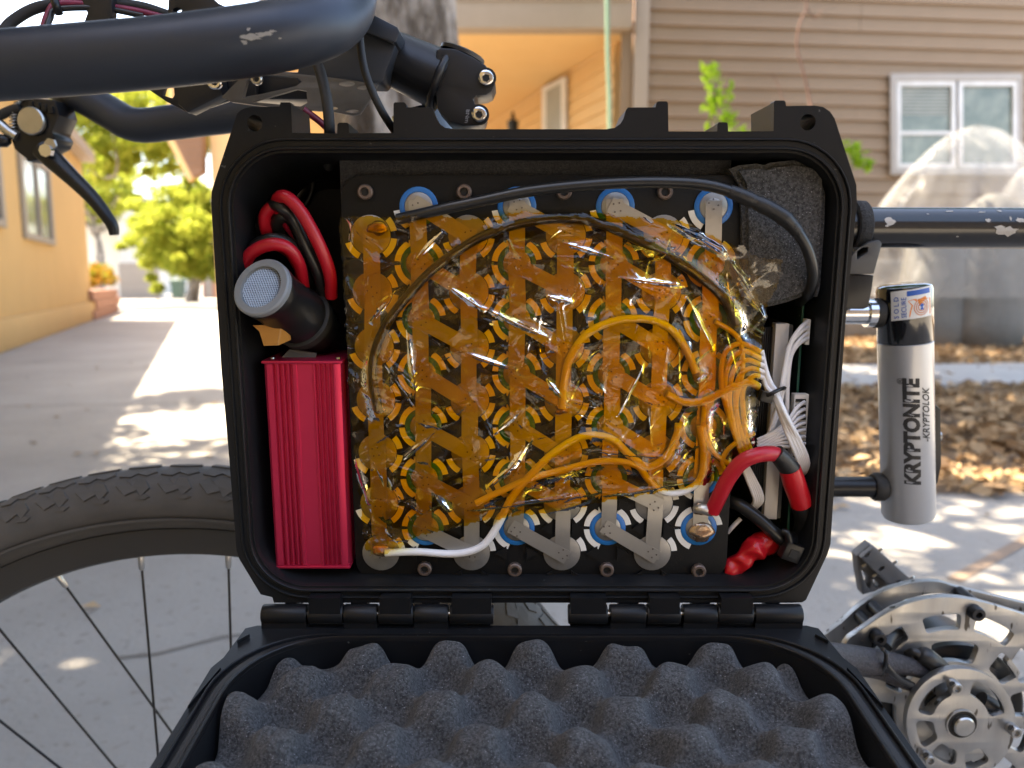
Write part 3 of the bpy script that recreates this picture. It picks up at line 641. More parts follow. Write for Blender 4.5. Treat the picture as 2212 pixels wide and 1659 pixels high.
for i in range(90):                                 # thick patch above the bike itself
    x = -2.6 + rr.uniform(-2.0, 1.3); y = 1.6 + rr.uniform(-2.0, 2.6); z = rr.uniform(3.9, 5.6)
    cl.append(((x, y, z), (.6, .6, .35)))
for i in range(13):                                 # light boughs over the driveway: dappled patch
    gx, gy = rr.uniform(-4.2, .3), rr.uniform(3.9, 7.4); z = CAMZ + gy * .42 + 1.0 + rr.random() * .9
    cl.append(((gx - z * .48, gy + z * .083, z), (.5, .38, .25)))
for i in range(110):                                 # boughs over the garden path
    gx, gy = rr.uniform(.6, 8), rr.uniform(4.4, 10.5); z = CAMZ + gy * .42 + 1.0 + rr.random() * 1.2
    cl.append(((gx - z * .48, gy + z * .083, z), (.6, .6, .35)))
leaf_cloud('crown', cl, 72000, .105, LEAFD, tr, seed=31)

# unseen house added behind the camera, keeps bright sky out of the tape reflections
nh = thing('unseen_blocker_house', (0, -6, 0), 'unseen tan house added behind the camera to cut sky reflections', 'house')
box('wall', (-7, -10, 0), (7, -6, 5.0), SIDE, nh)
prism('roof', [Vector((-7.5, -5.5, 4.9)), Vector((-7.5, -8, 6.4)), Vector((-7.5, -10.5, 4.9))], (15, 0, 0), BROWN, nh)
for xx in (-4.2, -.6, 3.0):
    wf2 = box('window', (xx, -5.998, 1.1), (xx + 1.3, -5.95, 2.3), VINYL, nh, .01); box('pane', (xx + .08, -5.949, 1.18), (xx + 1.22, -5.94, 2.22), DGLASS, wf2)

# control joints and cracks of the driveway
JOINT = mat('dark_joint', (.07, .062, .052), .95, var=(9, .7, (.12, .1, .08)))
def gline(name, pts, w_):
    V = []; F = []
    for i, p in enumerate(pts):
        q = pts[min(i + 1, len(pts) - 1)]; o_ = pts[max(i - 1, 0)]; d_ = (Vector(q) - Vector(o_)).normalized(); n_ = Vector((-d_.y, d_.x, 0)) * w_
        V += [Vector((p[0], p[1], .004)) + n_, Vector((p[0], p[1], .004)) - n_]
    for i in range(len(pts) - 1): F.append([2 * i, 2 * i + 1, 2 * i + 3, 2 * i + 2])
    o_ = mesh(name, V, F, JOINT); o_['kind'] = 'structure'; return o_
for yy in (3.1, 6.4, 9.8, 13.4, 17.2, 21.5): gline('control_joint', [(-1.9 - yy * .39, yy - .6, 0), (1.0, yy, 0)], .008)
for i in range(5):
    x, y = rr.uniform(-2.6, -.3), rr.uniform(1.6, 7); pts = []
    for k in range(14): pts.append((x, y, 0)); x += rr.uniform(.03, .16); y += rr.uniform(-.1, .16)
    gline('hairline_crack', pts, .004)

n_ = 170; rg = np.random.default_rng(77); Cc = np.stack([rg.uniform(-5, 2.2, n_), rg.uniform(1.2, 9, n_), np.full(n_, .012)], 1)
an = rg.uniform(0, 6.28, n_); sz = rg.uniform(.012, .04, n_)[:, None]; aa = np.stack([np.cos(an), np.sin(an), rg.uniform(-.15, .15, n_)], 1); bb_ = np.stack([-np.sin(an), np.cos(an), rg.uniform(-.2, .2, n_)], 1)
vv_ = np.stack([Cc - aa * sz, Cc - bb_ * sz * .5 + [0, 0, .006], Cc + aa * sz, Cc + bb_ * sz * .5 + [0, 0, .008]], 1).reshape(-1, 3)
tag(mesh('scattered_leaves', vv_, np.arange(n_ * 4).reshape(-1, 4), LITT), 'single dry leaves scattered on the concrete driveway', 'leaves', kind='stuff')
# ================================================================== the battery case
setx(BIKE)
YR = 0.430                                   # front face of the rim
def R_(u, v, Y=YR): return P(u, v, Y)
ctr = R_(1150, 1290); case = thing('equipment_case', (ctr.x, 0.46, ctr.z), 'open black hard plastic case holding the battery, its lid folded down', 'case')
outl = [(512, 246), (520, 238), (532, 233), (545, 231), (604, 230), (606, 221), (626, 221), (629, 226), (631, 287), (728, 288), (729, 268), (733, 265), (750, 265), (753, 268), (754, 288),
        (850, 287), (850, 224), (853, 221), (873, 221), (877, 225), (878, 232), (930, 232), (936, 236), (943, 256), (950, 268), (962, 276), (985, 279),
        (1310, 279), (1328, 276), (1340, 268), (1347, 256), (1352, 238), (1357, 232), (1416, 232), (1418, 222), (1422, 219), (1440, 219), (1443, 223), (1444, 284),
        (1549, 284), (1550, 267), (1553, 264), (1569, 264), (1572, 267), (1573, 284), (1671, 283), (1672, 220), (1675, 217), (1694, 217), (1697, 221), (1698, 229), (1760, 228), (1778, 231), (1793, 241), (1803, 256),
        (1850, 400), (1851, 440), (1826, 700), (1800, 1080), (1794, 1175), (1788, 1196), (1741, 1296), (1733, 1301), (1712, 1302),
        (592, 1302), (588, 1290), (563, 1284), (536, 1239), (517, 1208), (511, 1190), (496, 1001), (478, 796), (456, 440), (457, 415), (466, 385)]
loop = [R_(*p) for p in outl]
L0, L1 = R_(520, 700).x, R_(1790, 700).x; Z1, Z0 = R_(1100, 330).z, R_(1100, 1266).z
RAD = 0.030
def ring(e, y, r=None, n=10): return rrect(L0 - e, L1 + e, Z0 - e, Z1 + e, (RAD + e) if r is None else r, y, n)
def hole(u, v, r): return circ(R_(u, v), r, n=20)
hl = [ring(0.0, YR), hole(550, 266, .0042), hole(1745, 264, .0042)]
prism('rim_flange', loop, (0, 0.007, 0), BLK, case, holes=hl, smooth=30)
# deep lugs behind the rim
for (nm, pts, d) in (('latch_lug', [(514, 248), (534, 234), (604, 231), (606, 222), (626, 222), (630, 286), (520, 286)], .034), ('latch_lug', [(1672, 221), (1695, 219), (1698, 230), (1775, 232), (1800, 258), (1806, 284), (1673, 284)], .034),
                     ('latch_lug', [(851, 224), (873, 222), (878, 233), (930, 233), (944, 259), (962, 279), (962, 290), (851, 290)], .03), ('latch_lug', [(1443, 222), (1420, 221), (1417, 233), (1357, 233), (1346, 259), (1330, 279), (1330, 290), (1443, 290)], .03),
                     ('latch_lug', [(729, 268), (752, 268), (753, 290), (729, 290)], .022), ('latch_lug', [(1551, 267), (1571, 267), (1572, 290), (1551, 290)], .022)):
    q = [R_(*p) + Vector((0, .0065, 0)) for p in pts]; hh = []
    if pts[0][0] == 514: hh = [[p + Vector((0, .0065, 0)) for p in hole(550, 266, .0043)]]
    if pts[0][0] == 1672: hh = [[p + Vector((0, .0065, 0)) for p in hole(1745, 264, .0043)]]
    prism(nm, q, (0, d, 0), BLK, case, holes=hh)
# body tub: outer skin, inner skin, floor
V, F = loft_vf([ring(.0065, YR + .0068), ring(.005, YR + .06), ring(.002, YR + .102), ring(-.004, YR + .108)], False, True)
mesh('outer_tub', V, F, BLK, case, 40)
V, F = loft_vf([ring(0, YR + .0005), ring(-.0012, YR + .004), ring(-.0045, YR + .06), ring(-.007, YR + .092), ring(-.013, YR + .0975)], False, True)
mesh('inner_tub', V, F, BLK, case, 40)
def lip(name, e0, e1, y0, y1, par):
    V, F = loft_vf([ring(e0, y1), ring(e0, y0 + .0006), ring(e0 + .0005, y0), ring(e1 - .0005, y0), ring(e1, y0 + .0006), ring(e1, y1)]); return mesh(name, V, F, BLK, par, 40)
lip('seal_lip', .0012, .0030, YR - .0022, YR + .002, case)
lip('outer_lip', .0060, .0074, YR - .0014, YR + .002, case)
bc = R_(600, 390, YR + .095)
V, F = sweep([bc + Vector((.0235 * math.cos(k / 40 * 2 * math.pi), -.002, .0235 * math.sin(k / 40 * 2 * math.pi))) for k in range(40)], .0022, 8, True)
mesh('port_boss', V, F, BLKS, case, True)
lathe('port_cap', [(0, .0195), (.004, .0195), (.006, .017)], bc + Vector((0, .001, 0)), (0, -1, 0), BLKS, case)
# hinge
yh = YR - .003; zh = R_(1100, 1326, yh).z; rk = .0058
def knuckle(u0, u1, up, par):
    x0, x1 = P(u0, 1326, yh - rk).x, P(u1, 1326, yh - rk).x; w_ = x1 - x0
    V, F = lathe_vf([(0, rk * .93), (.0006, rk), (w_ - .0006, rk), (w_, rk * .93)], (x0, yh, zh), (1, 0, 0), 20)
    bm = bmesh.new(); bv = [bm.verts.new(v) for v in V]; [bm.faces.new([bv[i] for i in f]) for f in F]
    if up: a, b = (x0 + w_ * .05, yh - rk * .9, zh), (x1 - w_ * .05, yh + rk * .8, zh + .0125)
    else: a, b = (x0, yh - rk * .75, zh - .0085), (x1, yh + rk * .6, zh)
    m2 = bmesh.ops.create_cube(bm, size=1)
    for v in m2['verts']: v.co = Vector(((a[0] + b[0]) / 2 + v.co.x * (b[0] - a[0]), (a[1] + b[1]) / 2 + v.co.y * (b[1] - a[1]), (a[2] + b[2]) / 2 + v.co.z * (b[2] - a[2])))
    return bmobj('hinge_knuckle', bm, BLK, par, 40)
# lid: hinged down towards the camera
TL = math.radians(4.0)
lo = Vector((0, YR - .003, R_(1100, 1344, YR).z)); ll = Vector((0, -math.cos(TL), -math.sin(TL))); ln_ = Vector((0, -math.sin(TL), math.cos(TL)))
def LP(x, l, n=0.0): return lo + Vector((x, 0, 0)) + ll * l + ln_ * n
def onlid(u, v):
    d = P(u, v, 1.0); t = lo.dot(ln_) / d.dot(ln_); q = d * t; return q.x, (q - lo).dot(ll)
HW = (R_(1850, 430).x - R_(456, 430).x) / 2; XC = (R_(456, 430).x + R_(1850, 430).x) / 2
xa, la = onlid(559, 1345); xb, lb_ = onlid(452, 1430)
LEN = .262
hw_h = XC - xa; hw_f = HW; lch = max(lb_, .03)
lid_out = [(-hw_h, .001), (hw_h, .001), (hw_h + .006, .004), (hw_f - .003, lch - .004), (hw_f, lch + .004), (hw_f, LEN - .03), (hw_f - .03, LEN), (-hw_f + .03, LEN), (-hw_f, LEN - .03), (-hw_f, lch + .004), (-hw_f + .003, lch - .004), (-hw_h - .006, .004)]
def lid_in(e, n, r=.05, m=10):
    """rounded opening of the lid, e inset, n height"""
    x1 = hw_f - e; l0 = .011 + e * .4; l1 = LEN - e; r = r; out = []
    for (sx, lc, a0) in ((1, l1 - .03, 0), (-1, l1 - .03, 90), (-1, l0 + r, 180), (1, l0 + r, 270)):
        rr_ = .03 if a0 < 180 else r
        for k in range(m + 1):
            a_ = math.radians(a0 + 90 * k / m)
            out.append(LP(XC + sx * (x1 - rr_) + rr_ * math.cos(a_), lc + rr_ * math.sin(a_), n))
    return out
lid = prism('lid', [LP(XC + x, l, 0) for x, l in lid_out], ln_ * -.006, BLK, case, holes=[lid_in(.0155, 0)], smooth=30)
V, F = loft_vf([lid_in(.0156, -.0002), lid_in(.0165, -.02), lid_in(.019, -.038), lid_in(.024, -.042)], False, True); mesh('inner_shell', V, F, BLK, lid, 40)
V, F = loft_vf([lid_in(.009, -.0055), lid_in(.011, -.03), lid_in(.016, -.044)], False, True); mesh('outer_shell', V, F, BLK, lid, 40)
def lidlip(name, e0, e1, h, m, par):
    V, F = loft_vf([lid_in(e0, -.001), lid_in(e0, h - .0005), lid_in(e0 + .0005, h), lid_in(e1 - .0005, h), lid_in(e1, h - .0005), lid_in(e1, -.001)]); return mesh(name, V, F, m, par, 40)
lidlip('gasket_lip', .0132, .0152, .003, BLKS, lid); lidlip('gasket', .0085, .0126, .0012, RUB, lid); lidlip('edge_rib', .0045, .006, .0022, BLK, lid)
for s in (-1, 1):
    C0 = Vector((hw_h + .006, .004)); C1 = Vector((hw_f - .003, lch - .004)); ga, gb2 = C0.lerp(C1, .12), C0.lerp(C1, .5)
    prism('corner_gusset', [LP(XC + s * (ga.x - .002), ga.y + .0015, .0002), LP(XC + s * (gb2.x - .002), gb2.y + .0015, .0002), LP(XC + s * (ga.x - .006), ga.y + .006, .0002)], ln_ * .002, BLK, lid)
    prism('corner_gusset', [LP(XC + s * (hw_f - .006), lch + .008, .0002), LP(XC + s * (hw_f - .001), lch + .008, .0002), LP(XC + s * (hw_f - .0012), lch + .04, .0002)], ln_ * .002, BLK, lid)
for (a_, b_, up) in ((561, 659, 0), (663, 738, 1), (740, 812, 0), (816, 891, 1), (893, 967, 0), (971, 1066, 1), (1229, 1314, 1), (1320, 1397, 0), (1400, 1472, 1), (1479, 1552, 0), (1554, 1630, 1), (1635, 1738, 0)):
    knuckle(a_, b_, up, case if up else lid)
for (a_, b_) in ((575, 1060), (1235, 1730)):
    tube('hinge_pin', [Vector((P(a_, 1326, yh).x, yh, zh)), Vector((P(b_, 1326, yh).x, yh, zh))], .0017, BRASS, case, n=1)
for (a_, b_) in ((564, 1060), (1232, 1736)):
    x0, x1 = P(a_, 1340, YR).x, P(b_, 1340, YR).x; box('hinge_leaf', (x0, YR + .0005, lo.z - .004), (x1, YR + .004, zh - .0005), BLK, lid, .0004)
# wedge tabs under the rim that carry the hinge
for (a_, b_) in ((600, 655), (742, 808), (895, 965), (1322, 1395), (1481, 1550), (1640, 1700)):
    x0, x1 = P(a_, 1310, YR).x, P(b_, 1310, YR).x; box('hinge_tab', (x0 + .004, YR + .0005, zh + .001), (x1 - .004, YR + .012, zh + .016), BLKS, case, .001)
# ------------------------------------------------------------------ egg crate foam in the lid
NX, NL = 300, 190; V = np.zeros((NL + 1, NX + 1, 3)); per = .0495
def lidhalf(l):
    e_ = .0185; x1 = hw_f - e_; l0 = .011 + e_ * .4; r = .05
    if l < l0 + r: return x1 - r + math.sqrt(max(0, r * r - (l0 + r - l) ** 2))
    return x1
l_start = .011 + .0185 * .4 + .0045
rs_ = np.random.default_rng(9); gph = rs_.uniform(0, 6.28, 12)
for j in range(NL + 1):
    l = l_start + (LEN - .03 - l_start) * j / NL; hwx = lidhalf(l)
    for i in range(NX + 1):
        x = -hwx + 2 * hwx * i / NX; t = l - l_start
        wx = x + .0025 * math.sin(t * 40 + gph[0]) + .002 * math.sin(t * 90 + x * 30 + gph[1]); wl = t + .002 * math.sin(x * 45 + gph[2])
        h = math.sin(2 * math.pi * (wx + .012) / per) * math.cos(2 * math.pi * wl / per)
        h = math.tanh(1.9 * h) / math.tanh(1.9); h *= 1 + .14 * math.sin(x * 37 + gph[5]) * math.sin(t * 31 + gph[6])
        n = -.0062 + .0092 * h + .0012 * math.sin(x * 160 + gph[3]) * math.sin(t * 140 + gph[4]) + .0008 * math.sin(x * 330 + t * 200) - .002 * math.exp(-((hwx - abs(x)) / .006))
        if x < -.06: n += .0007 * math.sin(x * 1500 + t * 300) * math.exp(-((x + .115) / .03) ** 2 - ((t - .05) / .03) ** 2)
        n -= .004 * math.exp(-((x - .04) / .03) ** 2 - ((t - .06) / .03) ** 2) * max(0, h)
        V[j, i] = LP(XC + x, l, n)
Vt = V.reshape(-1, 3).tolist(); F = [[j * (NX + 1) + i, j * (NX + 1) + i + 1, (j + 1) * (NX + 1) + i + 1, (j + 1) * (NX + 1) + i] for j in range(NL) for i in range(NX)]
bd = [i for i in range(NX + 1)] + [j * (NX + 1) + NX for j in range(1, NL + 1)] + [NL * (NX + 1) + i for i in range(NX - 1, -1, -1)] + [j * (NX + 1) for j in range(NL - 1, 0, -1)]
b0 = len(Vt)
for k in bd: Vt.append(list(Vector(Vt[k]) - ln_ * (((Vector(Vt[k]) - lo).dot(ln_)) + .04)))
for q in range(len(bd)): F.append([bd[q], bd[(q + 1) % len(bd)], b0 + (q + 1) % len(bd), b0 + q][::-1])
tag(mesh('egg_crate_foam', Vt, F, FOAM, None, True), 'charcoal egg crate foam lining the folded down lid', 'foam')
# foam behind and beside the battery
YP = .443                                        # face of the battery end plate
def FP(u, v, y): return P(u, v, y)
a_, b_ = FP(736, 382, .452), FP(1578, 344, .452)
box0 = tag(box('foam_strip', (a_.x, .449, a_.z - .03), (b_.x, .5, b_.z), FOAMD, None, .0012), 'dark foam strip between the case wall and the battery top edge', 'foam')
fb = [(1578, 364), (1600, 356), (1640, 352), (1655, 356), (1668, 350), (1720, 345), (1760, 352), (1778, 362), (1788, 382), (1786, 480), (1780, 560), (1776, 622), (1770, 642), (1740, 640), (1700, 655), (1640, 668), (1606, 655), (1606, 480), (1602, 400)]
q = [FP(u, v, .437) for u, v in fb]
bm = bmesh.new(); Vp, Fp = prism_vf(q, (0, .05, 0)); bv = [bm.verts.new(v) for v in Vp]
for f in Fp: bm.faces.new([bv[i] for i in f])
bmesh.ops.recalc_face_normals(bm, faces=bm.faces)
bmesh.ops.bevel(bm, geom=[e_ for e_ in bm.edges if e_.is_valid and len(e_.link_faces) == 2 and e_.calc_face_angle(0) > 1.2 and all(abs(v.co.y - .437) < 1e-5 for v in e_.verts)], offset=.003, segments=3, affect='EDGES')
tag(bmobj('foam_block', bm, FOAM, None, 50), 'grey foam block wedged in the case corner beside the battery', 'foam')
# ------------------------------------------------------------------ battery pack
bx0, bx1 = FP(735, 700, YP).x + .0005, FP(1580, 900, YP).x; bz1, bz0 = FP(1100, 378, YP).z, FP(1100, 1254, YP).z
bx0 = FP(752, 800, YP).x; bx1 = FP(1592, 800, YP).x
pack = thing('battery_pack', ((bx0 + bx1) / 2, YP + .03, bz0), 'battery of round cells under crinkled amber tape', 'battery')
prism('end_plate', rrect(bx0, bx1, bz0, bz1, .013, YP, 8), (0, .005, 0), PLATE, pack, bevel=.0008)
V, F = loft_vf([rrect(bx0 + .002, bx1 - .002, bz0 + .002, bz1 - .002, .008, YP + .0052, 6), rrect(bx0 + .002, bx1 - .002, bz0 + .002, bz1 - .002, .008, YP + .068, 6)], True, True); mesh('cell_holder', V, F, PLATE, pack, 40)
# regular grid of cells: eight columns, staggered, seven rows
cx0 = FP(812, 850, YP).x; dx = (FP(1522, 850, YP).x - cx0) / 7
zt_ = FP(1100, 446, YP).z; zb_ = FP(1100, 1140, YP).z; dz = (zt_ - zb_) / 6
rc, rw_in, rw_out = .0078, .0080, .0108
def disc_mesh(name, r, h, m, ring_in=None, seg=28):
    if ring_in is None: prof = [(0, r), (h * .7, r), (h, r * .93), (h, .0001)]
    else: prof = [(0, r), (h * .7, r), (h, r - .0004), (h, ring_in), (0, ring_in)]
    V, F = lathe_vf(prof, (0, 0, 0), (0, -1, 0), seg); F = F[:-2]; return V, F
def arc_vf(r0, r1, h, spans, seg=8):
    V = []; F = []
    for (a0, a1) in spans:
        b = len(V)
        for k in range(seg + 1):
            a_ = math.radians(a0 + (a1 - a0) * k / seg); c_, s_ = math.cos(a_), math.sin(a_)
            V += [Vector((r0 * c_, 0, r0 * s_)), Vector((r1 * c_, 0, r1 * s_)), Vector((r1 * c_, -h, r1 * s_)), Vector((r0 * c_, -h, r0 * s_))]
        for k in range(seg):
            o_ = b + k * 4
            for q in range(4): F.append([o_ + q, o_ + (q + 1) % 4, o_ + 4 + (q + 1) % 4, o_ + 4 + q])
        F.append([b, b + 1, b + 2, b + 3]); o_ = b + seg * 4; F.append([o_ + 3, o_ + 2, o_ + 1, o_])
    return V, F
protos = {}
def place(key, name, vf, m, pos, parent, smooth=40):
    """share mesh data between alike pieces"""
    world = XF @ Vector(pos)
    if key not in protos:
        V, F = vf(); m3 = XF.to_3x3()
        me = bpy.data.meshes.new(name); me.from_pydata([tuple(m3 @ v) for v in V], [], F); me.polygons.foreach_set('use_smooth', [True] * len(me.polygons)); me.set_sharp_from_angle(angle=math.radians(smooth))
        me.materials.append(m); me.update(); protos[key] = me
    return put(name, protos[key], world, None, parent)
cells = {}
for c in range(8):
    pos_cell = c % 2 == 1
    for k in range(7):
        x = cx0 + dx * c; z = zt_ - dz * k - (0 if pos_cell else dz * .5); cells[(c, k)] = (x, z)
        if pos_cell:
            ce = place('pc', 'cell', lambda: disc_mesh('cell', rc, .0012, CANM), CANM, (x, YP - .0002, z), pack)
            place('pw', 'wrapper_ring', lambda: disc_mesh('w', rw_out, .0010, BLUE, rw_in), BLUE, (x, YP - .0002, z), ce)
            place('pi%d' % (k == 0), 'insulator_arc', lambda k=k: arc_vf(.0110, .0143, .0008, ((190, 242),) if k == 0 else ((112, 174), (184, 248), (10, 62)), 9), WHITE, (x, YP - .0002, z), ce)
            place('vent', 'cap_button', lambda: disc_mesh('b', .0045, .0006, NICK), NICK, (x, YP - .0013, z), ce)
        else:
            ce = place('nc', 'cell', lambda: disc_mesh('cell', .0112, .0010, CANM), CANM, (x, YP - .0002, z), pack)
            place('ni%d' % (k == 6), 'insulator_arc', lambda k=k: arc_vf(.0116, .0150, .0008, ((6, 42),) if k == 6 else ((198, 240), (304, 352), (10, 42)), 8), WHITE, (x, YP - .0002, z), ce)
# triangular ribs of the end plate between the cells
rb_ = {}
for c in range(1, 7):
    for k in range(7):
        x, z = cells[(c, k)]; zz = z - dz * .5
        for s in (-1, 1):
            place('tri%d' % s, 'plate_rib', lambda s=s: prism_vf([Vector((s * .0015, 0, .0045)), Vector((s * .0015, 0, -.0045)), Vector((s * .0085, 0, 0))], (0, -.0016, 0)), PLATE, (x + s * .0045, YP - .0002, zz), pack)
# nickel strips
SW = .0046
def strip(a_, b_, w_, y, name='nickel_strip', ext=.0035):
    j_ = RNG.uniform(-.0008, .0008, 4); w_ = w_ * (1 + j_[0] * 60); a_ = Vector((a_[0] + j_[1], y, a_[1] + j_[3])); b_ = Vector((b_[0] + j_[2], y, b_[1] - j_[3])); d = (b_ - a_).normalized(); n_ = Vector((-d.z, 0, d.x)) * w_; a_ = a_ - d * ext; b_ = b_ + d * ext
    V = []; F = []; K = 7
    for k in range(K + 1):
        t = k / K; q = a_.lerp(b_, t); o_ = -.0005 * math.sin(t * math.pi) - .00012 * math.sin(t * 9 + a_.x * 500)
        V += [q + n_ + Vector((0, o_, 0)), q - n_ + Vector((0, o_, 0)), q - n_ + Vector((0, o_ + .00025, 0)), q + n_ + Vector((0, o_ + .00025, 0))]
    for k in range(K):
        for q in range(4): F.append([k * 4 + q, k * 4 + (q + 1) % 4, k * 4 + 4 + (q + 1) % 4, k * 4 + 4 + q])
    F.append([3, 2, 1, 0]); o_ = K * 4; F.append([o_, o_ + 1, o_ + 2, o_ + 3])
    return mesh(name, V, F, NICK, pack, 30)
def welds(x, z, y, ang=0):
    ang += RNG.uniform(-.5, .5); x += RNG.uniform(-.0008, .0008); z += RNG.uniform(-.0012, .0012)
    for (p, q) in ((-.0016, -.0022), (.0016, -.0022), (-.0016, .0022), (.0016, .0022)):
        ca, sa = math.cos(ang), math.sin(ang)
        place('weld', 'weld_dot', lambda: disc_mesh('d', .00048, .0003, DOT, None, 8), DOT, (x + p * ca - q * sa, y, z + p * sa + q * ca), pack)
for c in range(8):
    for k in range(6): strip(cells[(c, k)], cells[(c, k + 1)], SW, YP - .0022 - .0003 * (k % 2))
    if c < 7 and c % 2 == 1:
        for k in range(7):
            strip(cells[(c, k)], cells[(c + 1, k)], SW * .95, YP - .0030 - .0003 * (k % 2)); 
    for k in range(7):
        welds(*cells[(c, k)], YP - .0036 if (c % 2 == 1 or c > 0) else YP - .0027, .5 if c % 2 else .3)
# bolts of the end plate
def bolt_vf(r, h, hexr, seg=24):
    prof = [(0, r), (h * .75, r), (h, r * .82), (h, hexr * 1.05)]; V, F = lathe_vf(prof, (0, 0, 0), (0, -1, 0), seg); F = F[:-2]
    b = len(V)
    for k in range(seg):
        a_ = 2 * math.pi * k / seg; rr_ = hexr * math.cos(math.pi / 6) / math.cos((a_ % (math.pi / 3)) - math.pi / 6)
        V.append(Vector((rr_ * math.cos(a_), -h, rr_ * math.sin(a_))))
    return V, F
def bolt(pos, r, h, m, parent, name='bolt', key=''):
    o = place('bolt%s%.4f%s' % (key, r, m.name), name, lambda: lathe_cut(r, h), m, pos, parent)
    place('sock%s%.4f' % (key, r), 'socket', lambda: hex_vf(r * .5, h * .25), HOLE, (pos[0], pos[1] - h * .26, pos[2]), o if parent is None or parent.parent is None else parent)
    return o
def lathe_cut(r, h):
    V, F = lathe_vf([(0, r), (h * .8, r), (h, r * .84), (h, r * .56), (h * .35, r * .54)], (0, 0, 0), (0, -1, 0), 24); return V, F
def hex_vf(r, h):
    V, F = lathe_vf([(0, r), (h, r)], (0, 0, 0), (0, -1, 0), 6); return V, F
for (u, v) in ((790, 415), (1003, 415), (1218, 415), (1435, 415), (918, 1226), (1112, 1228), (1310, 1228), (1508, 1231)):
    bolt(tuple(FP(u, v, YP)), .0043, .0036, RUST, pack)
# ------------------------------------------------------------------ wires lying on the cells (under the tape)
YC = YP - .0045
def wire(name, uv, r, m, lab, cat='wire', grp=None, y=YC, parent=None, seg=10):
    pts = [FP(p[0], p[1], p[2] if len(p) > 2 else y) for p in uv]; o = tube(name, pts, r, m, parent, seg=seg)
    if lab: tag(o, lab, cat, grp)
    return o
under = []
def uw(uv, r, m, lab, lift=.004, nm='balance_wire', grp=None):
    wire(nm, uv, r, m, lab, 'wire', grp); under.append(([FP(p[0], p[1], YC) for p in uv], lift, r))
uw([(832, 1194), (900, 1192), (985, 1196), (1040, 1180), (1072, 1140), (1092, 1100), (1110, 1068), (1150, 1022), (1200, 975), (1262, 942), (1320, 948), (1362, 985), (1400, 1008), (1440, 985), (1462, 940), (1466, 915)], .0023, WIREW, 'thick white wire from the bottom corner cell, looping up under the amber tape')
uw([(1028, 1087), (1080, 1062), (1140, 1036), (1220, 1014), (1300, 996), (1372, 1004), (1400, 1035), (1432, 1062), (1475, 1062), (1512, 1035), (1520, 980), (1512, 920)], .0021, WIREW, 'amber tinted wire sagging in a low loop across the lower cells')
uw([(1214, 882), (1218, 830), (1232, 772), (1270, 720), (1330, 693), (1400, 690), (1450, 712), (1482, 755), (1503, 805)], .0023, WIREW, 'amber tinted wire arching high over the middle cells')
uw([(1440, 852), (1475, 868), (1520, 866), (1570, 842), (1615, 826), (1640, 836)], .0023, WIREW, 'short amber tinted wire running out to the white bundle')
BG_ = [[(1648, 762), (1600, 742), (1565, 765), (1558, 830), (1575, 900), (1600, 975), (1618, 1000)], [(1648, 776), (1606, 758), (1575, 785), (1566, 850), (1584, 920), (1606, 985)], [(1650, 790), (1612, 778), (1584, 802), (1576, 870), (1590, 935), (1612, 990)],
       [(1652, 804), (1620, 796), (1594, 820), (1590, 880), (1602, 940), (1620, 988)], [(1655, 818), (1628, 812), (1606, 840), (1606, 890), (1612, 945), (1628, 985)], [(1545, 695), (1580, 716), (1600, 742), (1604, 800), (1590, 870), (1596, 950), (1612, 996)],
       [(1522, 870), (1520, 930), (1540, 975), (1568, 998), (1592, 1008)], [(1630, 935), (1600, 950), (1572, 972), (1560, 1000), (1572, 1020), (1590, 1024)]]
for i, b_ in enumerate(BG_): uw(b_, .0015, WIREW, 'thin amber tinted balance wire looping down the right edge of the battery', .003, 'balance_wire', 'balance wires under the tape')
uw([(818, 888), (806, 830), (808, 770), (832, 706), (880, 640), (950, 570), (1050, 507), (1150, 478), (1230, 472), (1310, 488), (1420, 540), (1500, 590), (1560, 640), (1590, 700)], .0027, WIREB, 'black cable arching under the amber tape from cell to cell', .006, 'black_cable')
tk = [FP(858, 474, YC), FP(940, 455, YP - .007), FP(1040, 434, YP - .009), FP(1150, 412, YP - .011), FP(1300, 397, YP - .013), (FP(1440, 394, YP - .015)), FP(1545, 404, YP - .017), FP(1640, 440, YP - .018), FP(1700, 476, YP - .019), FP(1740, 530, YP - .018), FP(1756, 590, YP - .014), FP(1748, 632, YP - .006), FP(1728, 652, YP + .012)]
tc_ = thing('charge_cable', tk[5], 'black cable with heat shrink joints arching over the battery into the foam corner', 'cable')
tube('cable', tk, .0031, WIREB, tc_, seg=14)
under.append(([FP(p[0], p[1], YC) for p in ((800, 486), (858, 474), (900, 464), (940, 455))], .005, .003))
qq = crom(tk, 10)
def on_cable(f0, f1): return [qq[int(len(qq) * (f0 + (f1 - f0) * k / 8))] for k in range(9)]
tube('heat_shrink', on_cable(.525, .575), [.0034, .0039, .0040, .0041, .0037], SHRB, tc_, seg=14, n=2)
tube('heat_shrink', on_cable(.572, .68), [.0038, .0043, .0042, .0042, .0044, .0038], SHRB, tc_, seg=14, n=2)
tube('heat_shrink', on_cable(.665, .71), [.0036, .0037, .0036, .0034], SHRB, tc_, seg=14, n=2)
